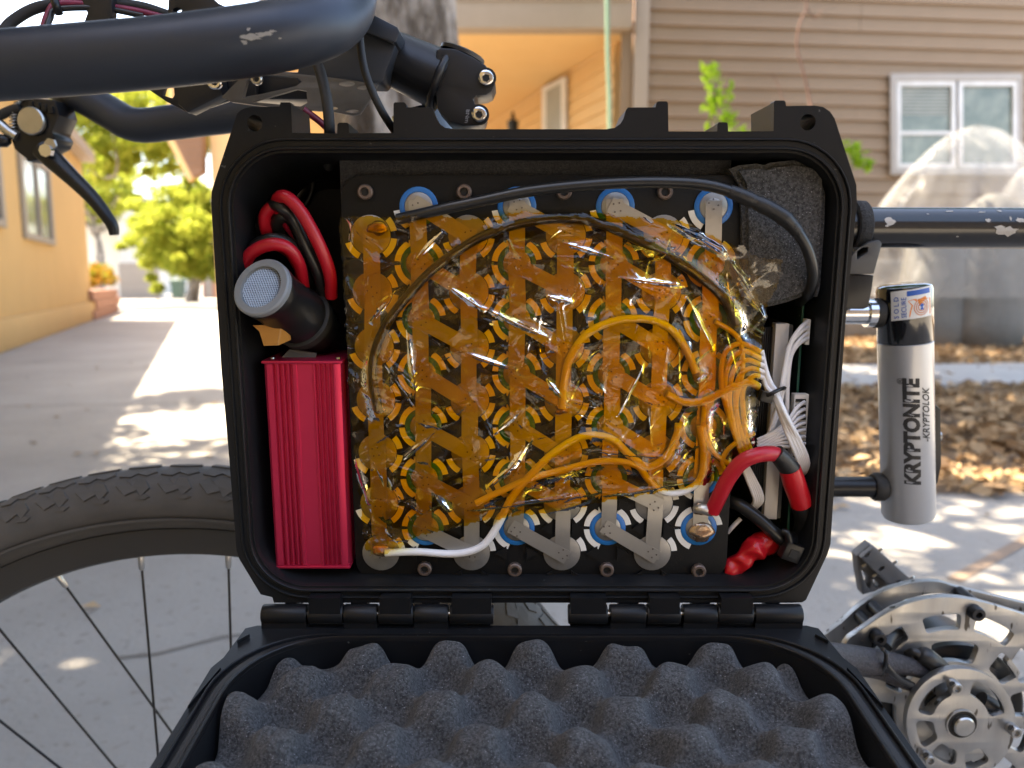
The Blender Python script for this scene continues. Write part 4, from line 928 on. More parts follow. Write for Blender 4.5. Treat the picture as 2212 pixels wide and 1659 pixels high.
# solder blobs
def blob(u, v, y, r, m, parent, name='solder_joint', seed=1):
    bm = bmesh.new(); bmesh.ops.create_icosphere(bm, subdivisions=3, radius=1); rr_ = random.Random(seed); c = FP(u, v, y)
    ph = [rr_.uniform(0, 6.3) for _ in range(4)]
    for v_ in bm.verts:
        k = 1 + .18 * math.sin(3 * v_.co.x + ph[0]) * math.sin(4 * v_.co.z + ph[1]) + .1 * math.sin(7 * v_.co.z + ph[2]); v_.co = Vector((v_.co.x * r * k, v_.co.y * r * .45 * k, v_.co.z * r * .8 * k)) + c
    return bmobj(name, bm, m, parent, True)
FLUX = mat('fluxed_solder', (.45, .4, .34), .22, metal=.8, var=(160, .6, (.3, .14, .05)), bump=(200, .4, .001))
blob(815, 492, YP - .003, .0055, FLUX, pack, seed=1); blob(1512, 1100, YP - .004, .0045, FLUX, pack, seed=2); blob(1515, 1150, YP - .002, .0075, FLUX, pack, seed=3); blob(818, 882, YP - .003, .004, FLUX, pack, seed=4); blob(1214, 885, YP - .003, .004, FLUX, pack, seed=5); blob(822, 1190, YP - .003, .005, FLUX, pack, seed=6)
# ------------------------------------------------------------------ crinkled amber tape over the cells
def poly_in(poly, x, y):
    ins = np.zeros(x.shape, bool); n = len(poly); j = n - 1
    for i in range(n):
        xi, yi = poly[i]; xj, yj = poly[j]
        c_ = ((yi > y) != (yj > y)) & (x < (xj - xi) * (y - yi) / (yj - yi + 1e-12) + xi); ins ^= c_; j = i
    return ins
def seg_dist(x, z, a_, b_):
    dx_, dz_ = b_[0] - a_[0], b_[1] - a_[1]; L2 = dx_ * dx_ + dz_ * dz_ + 1e-12; t = np.clip(((x - a_[0]) * dx_ + (z - a_[1]) * dz_) / L2, 0, 1)
    return np.hypot(x - a_[0] - t * dx_, z - a_[1] - t * dz_), t
def film(name, poly, m, y0, seed, ncre, parent, step=2.6, amp=.0012, follow=True, folds=(), edge_up=.0, smooth=True, mean_dir=None):
    r = np.random.default_rng(seed); us = [p[0] for p in poly]; vs_ = [p[1] for p in poly]
    U = np.arange(min(us) - 4, max(us) + 4, step); Vv = np.arange(min(vs_) - 4, max(vs_) + 4, step)
    uu, vv = np.meshgrid(U, Vv); jag = 1.6
    ins = poly_in(poly, uu + jag * np.sin(vv * .21 + seed) + .8 * np.sin(vv * .53), vv + jag * np.sin(uu * .17 + seed * 2) + .9 * np.sin(uu * .47))
    p = math.radians(PITCH + LEAN); b = -(vv - 829.5) / FPX; dy = math.cos(p) + b * math.sin(p); X = (uu - 1106) / FPX * y0 / dy; Z = (-math.sin(p) + b * math.cos(p)) * y0 / dy
    hgt = np.zeros_like(X)
    for k in range(5): 
        f1, f2 = r.uniform(60, 260, 2); hgt += amp * .5 * np.sin(X * f1 + r.uniform(0, 6)) * np.sin(Z * f2 + r.uniform(0, 6))
    xs = (X.min(), X.max()); zs = (Z.min(), Z.max())
    for k in range(ncre):                                   # sharp folds
        cx_, cz_ = r.uniform(*xs), r.uniform(*zs); an = r.uniform(0, math.pi) if mean_dir is None else r.normal(mean_dir, .5); L_ = r.uniform(.004, .026); w_ = r.uniform(.0008, .0026)
        a2 = (cx_ - L_ * math.cos(an), cz_ - L_ * math.sin(an)); b2 = (cx_ + L_ * math.cos(an), cz_ + L_ * math.sin(an))
        box_ = (np.abs(X - cx_) < L_ + .012) & (np.abs(Z - cz_) < L_ + .012)
        d, t = seg_dist(X[box_], Z[box_], a2, b2); tt = 1 - np.abs(2 * t - 1); hgt[box_] += r.choice([1, 1, -.7]) * r.uniform(.4, 1.5) * amp * np.exp(-d / w_) * np.sqrt(tt)
    for (fa, fb_, ht, w_) in folds:
        qa, qb = P(fa[0], fa[1], y0), P(fb_[0], fb_[1], y0); d, t = seg_dist(X, Z, (qa.x, qa.z), (qb.x, qb.z)); hgt += ht * np.exp(-(d / w_)) * np.sqrt(np.clip(1 - np.abs(2 * t - 1), 0, 1))
    if follow:
        for (pts, lift, rad) in under:
            q = crom(pts, 4); best = np.full(X.shape, 1.0)
            for i in range(len(q) - 1):
                d, t = seg_dist(X, Z, (q[i].x, q[i].z), (q[i + 1].x, q[i + 1].z)); best = np.minimum(best, d)
            hgt = hgt * (1 - .6 * np.exp(-(best / (rad * 2.2)) ** 2)) + (rad * 1.3) * np.exp(-(best / (rad * (1.9 if lift > .005 else 2.3))) ** 2)
    idx = -np.ones(X.shape, int); ok = ins; idx[ok] = np.arange(ok.sum()); Vf = np.stack([X[ok], (y0 - hgt)[ok], Z[ok]], 1)
    qd = ok[:-1, :-1] & ok[1:, :-1] & ok[:-1, 1:] & ok[1:, 1:]
    Ff = np.stack([idx[:-1, :-1][qd], idx[:-1, 1:][qd], idx[1:, 1:][qd], idx[1:, :-1][qd]], 1)
    # rows run downwards: keep the normal towards the camera
    return mesh(name, Vf, Ff, m, parent, smooth)
TAPE = [(731, 467), (800, 466), (862, 470), (930, 459), (1010, 474), (1060, 466), (1135, 455), (1210, 463), (1290, 456), (1350, 468), (1430, 470), (1490, 482), (1530, 506), (1585, 528), (1628, 560), (1650, 610), (1660, 665), (1648, 730), (1640, 800), (1640, 880), (1628, 960), (1600, 1006), (1560, 1024), (1552, 1042),
        (1470, 1052), (1380, 1070), (1280, 1092), (1200, 1106), (1130, 1112), (1060, 1122), (1000, 1136), (930, 1152), (880, 1168), (840, 1186), (806, 1196), (790, 1190), (776, 1080), (757, 900), (746, 700)]
FOLDS = [((968, 618), (1050, 672), 0.0061, 0.0018), ((1040, 662), (1190, 732), 0.0065, 0.0018), ((1052, 1055), (1098, 1010), 0.0058, 0.0016), ((1085, 1030), (1150, 945), 0.0061, 0.0016), ((1180, 818), (1225, 868), 0.0058, 0.0015), ((1330, 600), (1490, 618), 0.0051, 0.0016), ((1440, 480), (1570, 560), 0.0072, 0.0021), ((1570, 560), (1650, 690), 0.0072, 0.0021), ((1245, 935), (1330, 945), 0.0051, 0.0014), ((1270, 970), (1440, 985), 0.0046, 0.0014), ((945, 1070), (975, 1105), 0.0058, 0.0016), ((1110, 1040), (1170, 1052), 0.0058, 0.0016), ((800, 700), (850, 640), 0.0051, 0.0014), ((770, 980), (800, 1090), 0.0043, 0.0016), ((900, 560), (960, 500), 0.0043, 0.0014), ((1180, 640), (1240, 652), 0.0051, 0.0014), ((1130, 880), (1060, 940), 0.0043, 0.0014), ((1390, 780), (1330, 900), 0.0043, 0.0014), ((1480, 900), (1420, 1000), 0.0043, 0.0014), ((860, 1000), (940, 930), 0.0043, 0.0014), ((1000, 760), (1120, 800), .005, .0018), ((880, 700), (900, 860), .0045, .0018), ((1340, 520), (1480, 560), .005, .0018), ((1480, 640), (1540, 760), .005, .0018), ((1560, 700), (1600, 860), .005, .0018), ((1000, 1100), (1300, 1060), .0045, .0016), ((1300, 1070), (1520, 1030), .0045, .0016), ((1200, 520), (1330, 560), .0045, .0016)]
film('tape_sheet', TAPE, KAPT, YP - .0052, 5, 520, pack, 2.2, .0013, folds=FOLDS)
film('tape_strip', [(750, 560), (1100, 520), (1500, 500), (1600, 560), (1610, 640), (1300, 668), (1000, 690), (756, 700)], KAPY, YP - .0068, 8, 60, pack, 2.6, .0012)
film('tape_strip', [(800, 1010), (1000, 1030), (1300, 960), (1540, 900), (1560, 1020), (1440, 1056), (1250, 1092), (1060, 1118), (880, 1164), (810, 1188)], KAPY, YP - .0068, 9, 55, pack, 2.6, .0012)
film('tape_strip', [(760, 760), (1100, 742), (1480, 735), (1600, 742), (1606, 880), (1300, 880), (1000, 892), (766, 905)], KAPY, YP - .0070, 10, 60, pack, 2.6, .0012, mean_dir=2.5)
film('tape_strip', [(1480, 560), (1600, 570), (1640, 640), (1652, 700), (1632, 820), (1634, 920), (1600, 1000), (1540, 1010), (1500, 900), (1540, 780), (1500, 660)], KAPY, YP - .0085, 11, 34, pack, 2.4, .0011)
film('tape_flap', [(1545, 545), (1600, 528), (1640, 555), (1688, 560), (1690, 596), (1672, 640), (1640, 668), (1600, 640)], KAPG, YP - .012, 12, 10, pack, 3, .0009, follow=False)
film('tape_strip', [(788, 1150), (840, 1140), (900, 1150), (880, 1175), (838, 1192), (800, 1200)], KAPY, YP - .0092, 13, 24, pack, 2.4, .0014)
# ------------------------------------------------------------------ things at the left of the battery
# red finned converter
YB_ = .437
ra, rb2 = FP(579, 1005, YB_), FP(747, 1005, YB_); zt2, zb2 = FP(650, 779, YB_).z, FP(680, 1228, YB_).z
x0, x1 = ra.x, rb2.x; wd_ = x1 - x0
conv = thing('converter_box', ((x0 + x1) / 2, YB_ + .02, zb2), 'red anodised aluminium converter box with vertical fins', 'converter')
prof = []
def groove(xs, d): 
    for xg in xs:
        prof.extend([(xg - .0014, 0), (xg - .0010, d), (xg + .0002, d), (xg + .0010, 0)])
prof.append((0, .004)); prof.append((.0012, .0008)); prof.append((.0025, 0))
groove([wd_ * t for t in (.16, .235, .30, .365)], .0026); prof += [(wd_ * .425, 0), (wd_ * .435, .0008), (wd_ * .63, .0008), (wd_ * .64, 0)]
groove([wd_ * t for t in (.69, .75, .81, .87)], .0024); prof += [(wd_ - .0035, 0), (wd_ - .001, .001), (wd_, .004), (wd_, .012), (wd_ - .0012, .0125), (wd_ - .0012, .015), (wd_, .0155), (wd_, .045), (0, .045)]
lp_ = [Vector((x0 + p[0], YB_ + p[1], zb2 + .002)) for p in prof]
prism('shell', lp_, (0, 0, zt2 - zb2 - .004), REDA, conv, smooth=25)
for (za, zb3) in ((zb2, zb2 + .0018), (zt2 - .0018, zt2)): box('end_plate', (x0 - .0003, YB_ - .0006, za), (x1 + .0003, YB_ + .0455, zb3), REDA, conv, .0007)
for s in (.08, .92): lathe('screw', [(0, .0016), (.0008, .0014)], (x0 + wd_ * s, YB_ + .008, zt2), (0, 0, 1), STEEL, conv, 12)
tp = [FP(602, 779, YB_ + .012), FP(625, 755, YB_ + .014), FP(645, 757, YB_ + .012), FP(684, 763, YB_ + .012), FP(680, 779, YB_ + .012)]
prism('tape_scrap', tp, (0, .0008, 0), mat('grey_tape', (.12, .125, .14), .3, var=(60, .6, (.09, .09, .1))), conv)
# round sounder with mesh face
fc = FP(563, 619, .418); rear = FP(668, 700, .462); ax = (fc - rear).normalized()
snd = thing('sounder', rear, 'black cylindrical sounder with grey ring and mesh face', 'speaker')
hb = (fc - rear).length
lathe('body', [(-.02, .013), (-.006, .013), (-.006, .0165), (hb * .35, .0168), (hb * .38, .0158), (hb * .8, .0158), (hb * .83, .0164), (hb - .004, .0164), (hb - .0038, .0140)], rear, ax, BLKS, snd, 40)
lathe('collar', [(0, .0168), (.001, .0185), (.006, .0185), (.007, .0168)], rear + ax * .004, ax, RUB, snd, 40)
V, F = lathe_vf([(0, .0167), (.0028, .0167), (.0036, .0158), (.0036, .0122), (.0012, .0118)], fc - ax * .0035, ax, 44); mesh('ring', V, F[:-2], GREYP, snd, 40)
lathe('mesh_disc', [(0, .0121), (.0004, .0121)], fc - ax * .0028, ax, HOLE, snd, 36)
n1 = ax.cross(Vector((0, 0, 1))).normalized(); n2 = n1.cross(ax)
V = []; F = []
for i in range(-11, 12):
    for (dv, dw, rr_) in ((n1, n2, .00016), (n2, n1, .00016)):
        if dv is n2 and i % 1: continue
        o_ = i * .00105; h = math.sqrt(max(0, .0119 ** 2 - o_ * o_))
        if h < .001: continue
        c0 = fc - ax * (.0019 if dv is n1 else .0017) + dw * o_
        v_, f_ = sweep([c0 - dv * h, c0 + dv * h], rr_ * 1.5, 4); b = len(V); V += v_; F += [[k + b for k in f] for f in f_]
mesh('mesh_grille', V, F, mat('mesh_metal', (.5, .5, .5), .35, metal=.8, var=(200, .6, (.4, .4, .4))), snd)
blob(600, 668, .43, .0042, BLKS, snd, 'nub', 8)
# folded amber tab under it
tb = [FP(546, 702, .428), FP(585, 699, .428), FP(606, 703, .428), FP(616, 738, .43), FP(604, 746, .43), FP(570, 747, .43), FP(560, 715, .43)]
tabo = thing('amber_tape_tab', tb[4], 'folded amber tape tab stuck below the sounder', 'tape')
prism('front_fold', [FP(546, 703, .428), FP(606, 702, .428), FP(598, 746, .428), FP(570, 747, .428), FP(560, 716, .428)], (0, .0012, 0), COPPER, tabo)
prism('side_fold', [FP(606.5, 702, .4281), FP(598.5, 746, .4281), FP(616, 738, .4281) + Vector((0, .008, 0)), FP(612, 700, .4281) + Vector((0, .008, 0))], (.0008, .0006, 0), COPPER, tabo)
# red and black leads looped above it
def loop_w(pts, r, m, nm, lab): return tag(tube(nm, [FP(*p) for p in pts], r, m, None, seg=14), lab, 'cable')
loop_w([(716, 640, .455), (712, 590, .446), (690, 530, .44), (655, 465, .437), (625, 430, .436), (606, 425, .44), (598, 440, .45), (604, 475, .46), (622, 520, .466), (640, 560, .47)], .0037, WIRER, 'red_cable', 'red lead with the tallest loop above the sounder')
loop_w([(532, 600, .445), (528, 575, .442), (545, 545, .438), (585, 528, .434), (622, 536, .436), (646, 570, .442), (654, 612, .452), (660, 640, .465)], .0036, WIRER, 'red_cable', 'red lead curling low over the sounder')
loop_w([(648, 580, .455), (625, 545, .46), (590, 522, .457), (575, 495, .452), (573, 465, .448), (588, 448, .446), (604, 452, .447)], .0035, WIRER, 'red_cable', 'red lead of the short inner loop beside the black lead')
loop_w([(700, 640, .46), (688, 590, .452), (660, 530, .447), (635, 475, .445), (608, 448, .441), (590, 444, .447), (570, 470, .456), (566, 505, .46), (585, 540, .466)], .0037, WIREB, 'black_cable', 'black lead twined round the tall red loop')
loop_w([(530, 590, .452), (528, 562, .449), (552, 530, .445), (590, 516, .442), (630, 530, .446), (655, 575, .455), (668, 620, .468)], .0035, WIREB, 'black_cable', 'black lead lying behind the low red curl')
loop_w([(640, 540, .462), (605, 505, .456), (598, 482, .451), (612, 468, .447), (632, 478, .449), (652, 520, .458)], .0035, WIREB, 'black_cable', 'black lead forming the small inner loop')
# ------------------------------------------------------------------ controller board at the right
PCBD = mat('dark_board_face', (.006, .016, .013), .5, var=(300, .4, (.015, .03, .026)), speck=(220, .68, (.12, .12, .1)))
bms = thing('controller_board', FP(1720, 1250, .47), 'battery controller with finned heatsink, silver bar and green boards', 'controller')
def slab(name, u0, u1, v0, v1, y0, y1, m, bev=.0003):
    vm = 910 if v1 - v0 > 200 else (v0 + v1) / 2; xa_, xb_ = FP(u0, vm, y0).x, FP(u1, vm, y0).x; return box(name, (xa_, y0, FP(u0, v1, y0).z), (xb_, y1, FP(u0, v0, y0).z), m, bms, bev)
for i in range(6):
    o_ = slab('heatsink_fin', 1632 + i * 4.6, 1634.3 + i * 4.6, 706, 1118, .450 + i * .0006, .49, ANOD)
slab('heatsink_bar', 1663, 1692, 699, 1122, .4485, .456, ALUM, .0005)
slab('heatsink_base', 1692.6, 1700, 702, 1120, .4565, .494, mat('smoky_sheet', (.16, .16, .155), .35, var=(50, .6, (.1, .1, .1))), .0002)
slab('circuit_board', 1716, 1721, 652, 1268, .4545, .506, PCBD); slab('board_edge', 1716, 1721, 652, 1268, .4535, .4543, PCB); slab('circuit_board', 1746, 1752, 640, 1278, .4555, .508, PCBD); slab('board_edge', 1746, 1752, 640, 1278, .4545, .4553, PCB)
for i in range(10):
    v = 790 + i * 11; a_ = FP(1723, v + 2.2, .46); b_ = FP(1744, v, .46); box('pin', (a_.x, .461, a_.z), (b_.x, .4618, b_.z), BRASS if i % 2 else STEEL, bms)
    box('pin', (FP(1752.6, v, .46).x, .458, a_.z), (FP(1756, v, .46).x, .459, b_.z), BRASS, bms)
slab('chip', 1724, 1743, 786, 905, .4655, .472, BLKS)
slab('connector', 1712, 1745, 852, 985, .446, .4515, WHITE); slab('connector', 1741, 1750, 690, 745, .446, .4525, WHITE)
for i in range(9):
    v = 862 + i * 13; o_ = slab('connector_slot', 1719, 1741, v, v + 6, .4454, .4459, HOLE, 0)
slab('capacitor', 1722, 1744, 1120, 1170, .462, .478, BLKS, .002); slab('terminal_block', 1706, 1716, 1030, 1110, .458, .475, BLKS, .001)
for i in range(6):
    v = 690 + i * 15; slab('resistor', 1728, 1740, v, v + 6, .47, .473, BLKS if i % 2 else ALUM, .0002)
# white bundle
WB = 'white balance wires beside the heatsink'
lw = 'thin white balance wire crossing the silver heatsink bar'
for i in range(7):
    t = i / 6; k = (i * 37 % 7 - 3) * 1.7
    wire('white_wire', [(1646 + t * 3, 756 + i * 11, .4405), (1660 + k, 800 + i * 9, .438 - .0006 * i), (1672 + k * 1.2, 842 + i * 2, .435 - .0008 * i), (1690 + k * 2, 890 + k * 2, .433 - .0006 * i), (1712 + k * 2.5, 940 + k, .434), (1733 + k * 2.2, 990, .437), (1738 + k * 1.2, 1018, .442), (1728 + k, 1030, .45)], .00125, WIREW, lw, 'wire', WB)
lw2 = 'white wire from the upper board plug down beside the silver bar'
for i in range(4):
    wire('white_wire', [(1745, 694 + i * 12, .447), (1728 - i * 2, 710 + i * 10, .443), (1708 - i * 3, 742 + i * 6, .442), (1697 - i * 3, 800, .442), (1690 - i * 5, 850, .4415), (1676 - i * 5, 905, .443), (1660 - i * 4, 950 + i * 3, .445), (1645, 985 + i * 4, .447)] if i < 2 else
         [(1745, 694 + i * 12, .447), (1728 - i, 716 + i * 9, .444), (1712 - i, 750 + i * 6, .443), (1706 - i * 2, 820, .443), (1702 - i, 900, .446), (1700, 960, .452)], .0013, WIREW, lw2, 'wire', 'white wires of the upper plug')
lw3 = 'white wire fanning out of the long white connector'
for i in range(7):
    wire('white_wire', [(1738, 868 + i * 15, .4455), (1722, 880 + i * 13, .442), (1704, 905 + i * 10, .4405), (1680, 928 + i * 6, .4405), (1655, 942 + i * 6, .4415), (1636, 950 + i * 7, .4425)], .0011, WIREW, lw3, 'wire', 'white wires of the long connector')
lw4 = 'white wire hanging in the gap below the red lead'
for i in range(5):
    wire('white_wire', [(1602 + i * 3, 1005, .443), (1614 + i * 4, 1035, .442), (1625 + i * 4.5, 1062, .443), (1630 + i * 4, 1082, .446), (1620 + i * 3, 1098, .452)], .0012, WIREW, lw4, 'wire', 'white wires below the red lead')
wire('white_wire', [(1600, 1120, .452), (1585, 1135, .452), (1572, 1150, .454)], .0014, WIREW, 'short white wire end peeking past the battery plate')
zt3 = thing('cable_tie', FP(1662, 850, .434), 'small black cable tie gathering the white wires', 'cable tie')
V, F = sweep(crom([FP(1650, 856, .4365), FP(1662, 852, .4275), FP(1680, 843, .428), (FP(1694, 838, .4345)), FP(1690, 842, .4435), FP(1665, 852, .444)], 5, True), .0012, 6, True); mesh('strap', V, F, BLKS, zt3, True)
a_ = FP(1651, 855, .434); box('head', (a_.x - .0035, .4285, a_.z - .003), (a_.x + .0035, .4345, a_.z + .003), BLKS, zt3, .0006, Matrix.Rotation(.25, 3, 'Y'))
# heavy leads
rl = thing('main_lead', FP(1620, 985, .43), 'thick red lead soldered to the battery corner, sleeved in heat shrink', 'cable')
tube('red_cable', [FP(1538, 1104, .4365), FP(1550, 1080, .434), FP(1572, 1036, .431), (FP(1600, 1000, .428)), FP(1632, 984, .427), FP(1668, 980, .43), FP(1690, 988, .434)], .0045, WIRER, rl, seg=16)
tube('black_sleeve', [FP(1676, 978, .4305), FP(1692, 994, .432), FP(1708, 1016, .434), FP(1716, 1034, .436)], [.0050, .0056, .0060, .0058], SHRB, rl, seg=16)
tube('red_sleeve', [FP(1706, 1012, .4335), FP(1715, 1040, .435), FP(1724, 1066, .437), FP(1732, 1086, .439)], [.0062, .0066, .0064, .0068], SHRR, rl, seg=16)
tube('black_cable', [FP(1728, 1080, .4395), FP(1738, 1110, .444), FP(1738, 1140, .449), FP(1722, 1170, .452), FP(1690, 1184, .455), FP(1650, 1186, .458)], [.0062, .0066, .006, .0046, .0045], SHRB, rl, seg=16)
V, F = sweep([FP(1498, 1100, .4375), FP(1515, 1099, .4365), FP(1538, 1103, .4365)], [.002, .0032, .0038], 10); mesh('bare_strands', V, F, mat('tinned_strands', (.6, .58, .55), .35, metal=.9, bump=(700, .6, .001), stretch=(.3, 1, 1)), rl, True)
bl = thing('black_lead', FP(1640, 1130, .445), 'thick black lead running under the battery corner to the cable tie', 'cable')
tube('cable', [FP(1575, 1082, .452), FP(1600, 1092, .447), FP(1640, 1122, .443), FP(1680, 1158, .441), FP(1702, 1172, .443), FP(1716, 1160, .45)], .0040, WIREB, bl, seg=14)
ct = thing('cable_tie', FP(1708, 1192, .437), 'black cable tie with square head on the thick black lead', 'cable tie')
hc = FP(1708, 1190, .436); rm = Matrix.Rotation(.35, 3, 'Y')
box('head', hc + Vector((-.0055, -.004, -.0055)), hc + Vector((.0055, .004, .0055)), BLKS, ct, .0009, rm); box('slot', hc + Vector((-.0022, -.0046, -.0028)), hc + Vector((.003, -.0042, .0022)), HOLE, ct, 0, rm)
tube('strap', [FP(1690, 1148, .4365), FP(1700, 1152, .435), FP(1706, 1172, .4345), hc], .0022, BLKS, ct, seg=8)
V, F = [], []; q_ = crom([FP(1568, 1232, .45), FP(1590, 1222, .448), FP(1612, 1200, .446), FP(1634, 1182, .446), FP(1662, 1172, .45)], 8); rr_ = random.Random(5)
V, F = sweep(q_, [.0060 + .0006 * math.sin(i * .3) + .0010 * (i / len(q_)) for i in range(len(q_))], 18); V = [v + Vector((.0011 * math.sin(v.z * 420 + v.y * 500), .001 * math.sin(v.x * 380 + v.z * 450), .001 * math.sin(v.x * 520 + v.y * 400))) for v in V]
tag(mesh('shrink_wrapped_joint', V, F, SHRR, None, True), 'crumpled red heat shrink joint in the bottom corner of the case', 'cable joint')
tag(tube('black_cable', [FP(1655, 1176, .455), FP(1672, 1190, .462), FP(1690, 1200, .475), FP(1700, 1205, .49)], .004, WIREB, None), 'black lead end leaving the crumpled red joint', 'cable')
# ================================================================== U lock
YL = .585
def LPt(u, v): return P(u, v, YL)
ltop, lbot = LPt(1953, 614), LPt(1962, 1118); axl = (ltop - lbot).normalized(); Ll = (ltop - lbot).length; rl_ = (LPt(2010, 900).x - LPt(1901, 900).x) / 2
lock = thing('bicycle_lock', lbot, 'silver and black U lock hanging beside the case', 'lock')
cut = (LPt(1956, 739) - lbot).length
lathe('body', [(0, rl_ * .82), (.001, rl_ * .93), (.004, rl_), (cut, rl_), (cut + .0005, rl_ * .97)], lbot, axl, LOCKS, lock, 56)
lathe('end_cap', [(cut + .0008, rl_ * .985), (cut + .0015, rl_ * 1.01), (Ll - .004, rl_ * 1.0), (Ll - .0012, rl_ * .95), (Ll, rl_ * .8), (Ll + .0003, .001)], lbot, axl, LOCKB, lock, 56)
xs_ = Vector((1, 0, 0))
def side(v, y=YL): return lbot + axl * ((LPt(1956, v) - lbot).dot(axl))
sA, sB = side(676), side(1052)
def horiz(name, c, x_from, x_to, r, m, extra=None): 
    V, F = lathe_vf([(0, r), (x_to - x_from, r)], (x_from, c.y, c.z), (1, 0, 0), 28); return mesh(name, V, F, m, lock, 40)
xin = lbot.x - .12
horiz('shackle_arm', sA, xin, ltop.x - .012, .0085, CHROME); horiz('shackle_ferrule', sA, LPt(1870, 676).x, LPt(1886, 676).x, .0107, CHROME)
horiz('shackle_collar', sA, LPt(1886, 676).x + .0003, LPt(1902, 676).x, .0112, RUB); horiz('shackle_arm', sB, xin, lbot.x - .012, .0080, BLKS)
V, F = lathe_vf([(0, .0098), (.002, .0112), (.008, .0112), (.0105, .0095)], (LPt(1884, 1052).x, sB.y, sB.z), (1, 0, 0), 28); mesh('shackle_collar', V, F, RUB, lock, 40)
kc = [P(2010, 868, YL), P(2024, 880, YL), P(2026, 1000, YL), P(2018, 1040, YL), P(2008, 1046, YL)]
prism('key_cover', [p + Vector((0, -.006, 0)) for p in kc] + [P(1990, 1040, YL) + Vector((0, -.006, 0)), P(1990, 870, YL) + Vector((0, -.006, 0))], (0, .014, 0), BLKS, lock, bevel=.0025)
V, F = lathe_vf([(0, .0035), (.0015, .0035)], P(2027, 942, YL), (1, 0, 0), 14); mesh('key_pivot', V, F, STEEL, lock)
# lettering wrapped round the lock body
def text_on_lock(name, s, size, v_start, ang0, m, shear=0.0, bold=0.0, xs=1.0, parent=None, off=.00018):
    cu = bpy.data.curves.new('txt', 'FONT'); cu.body = s; cu.size = size; cu.shear = shear; cu.offset = bold; cu.resolution_u = 3; cu.extrude = .00006
    o = bpy.data.objects.new('txt', cu); COL.objects.link(o); bpy.context.view_layer.update()
    me = o.evaluated_get(bpy.context.evaluated_depsgraph_get()).to_mesh()
    bm = bmesh.new(); bm.from_mesh(me); bmesh.ops.triangulate(bm, faces=bm.faces); bmesh.ops.subdivide_edges(bm, edges=[e_ for e_ in bm.edges if e_.calc_length() > .003], cuts=2)
    V = [v.co.copy() for v in bm.verts]; bm.verts.index_update(); F = [[v.index for v in f.verts] for f in bm.faces]; bm.free(); o.to_mesh_clear(); bpy.data.objects.remove(o)
    hh = (LPt(1956, v_start) - lbot).dot(axl); out = []
    for p in V:      # text x runs up the axis, text y runs towards the left
        a_ = ang0 - (p.y) / rl_; up = hh + p.x * xs; rr_ = rl_ + off + p.z
        out.append(lbot + axl * up + Vector((math.sin(a_) * rr_, -math.cos(a_) * rr_, 0)))
    return mesh(name, out, F, m, parent or lock)
def flen(v0, v1): return abs((LPt(1956, v0) - LPt(1956, v1)).dot(axl))
tx_ = text_on_lock('brand_lettering', 'KRYPTONITE', .0150, 1032, -.02, INK, 0, .0008, .93)
text_on_lock('script_lettering', '-KRYPTOLOK', .0085, 942, .43, INK, .25, .00015, .80)
text_on_lock('registered_mark', '\u00ae', .0060, 822, -.55, INK, 0, .0)
# sticker on the cap
def patch(name, u0, v0, u1, v1, skew, m, parent, off, nseg=8, poly=None):
    """small label bent round the cap; corners in sticker coordinates 0..1"""
    V = []; F = []
    hh0 = (LPt(1956, 690) - lbot).dot(axl); hgt = flen(690, 628)
    def wrap(s, t, o_):
        a_ = -.92 + (s + .0) * 1.5; up = hh0 + t * hgt + (s * .0052); rr_ = rl_ * 1.008 + o_
        return lbot + axl * up + Vector((math.sin(a_) * rr_, -math.cos(a_) * rr_, 0))
    if poly is None:
        for i in range(nseg + 1):
            s = u0 + (u1 - u0) * i / nseg
            for t in (v0, v1): V += [wrap(s, t, off), wrap(s, t, off + .0001)]
        for i in range(nseg):
            b = i * 4
            F += [[b + 1, b + 3, b + 7, b + 5], [b, b + 4, b + 6, b + 2], [b, b + 1, b + 5, b + 4], [b + 2, b + 6, b + 7, b + 3]]
    else:
        c_ = (sum(p[0] for p in poly) / len(poly), sum(p[1] for p in poly) / len(poly)); V = [wrap(*c_, off)] + [wrap(s, t, off) for s, t in poly]
        F = [[0, i + 1, (i + 1) % len(poly) + 1] for i in range(len(poly))]
    return mesh(name, V, F, m, parent)
stk = patch('sticker', 0, 0, 1, 1, 0, STKW, lock, .0004, 10)
patch('sticker_blue_band', .36, .78, .94, .95, 0, STKB, lock, .00058, 8); 
op = [(.40, .06), (.96, .05), (.97, .30), (.96, .60), (.84, .62), (.80, .70), (.66, .64), (.50, .66), (.38, .62), (.46, .45), (.42, .25)]
patch('sticker_orange_print', 0, 0, 0, 0, 0, STKO, lock, .00062, poly=[(p[0], p[1]) for p in op])
for k, rr2 in enumerate((.24, .18, .12)):
    V = []; F = []
    for i in range(25):
        a_ = 2 * math.pi * i / 24
        for q in (rr2, rr2 - .022): V.append((.70 + q * math.cos(a_) * .8, .36 + q * math.sin(a_) * 1.2))
    hh0 = (LPt(1956, 690) - lbot).dot(axl); hgt = flen(690, 628); W_ = []
    for (s, t) in V:
        a_ = -.92 + s * 1.5; rr_ = rl_ * 1.008 + .0007; W_.append(lbot + axl * (hh0 + t * hgt + s * .0052) + Vector((math.sin(a_) * rr_, -math.cos(a_) * rr_, 0)))
    for i in range(24): F.append([i * 2, i * 2 + 1, i * 2 + 3, i * 2 + 2])
    mesh('sticker_ring', W_, F, mat('sticker_ring_ink%d' % k, (.55, .13, .015), .45, var=(60, .5, (.6, .16, .02))), lock)
patch('sticker_keyhole', 0, 0, 0, 0, 0, STKB, lock, .0008, poly=[(.66, .26), (.75, .26), (.72, .36), (.76, .42), (.70, .48), (.645, .42), (.685, .36)])
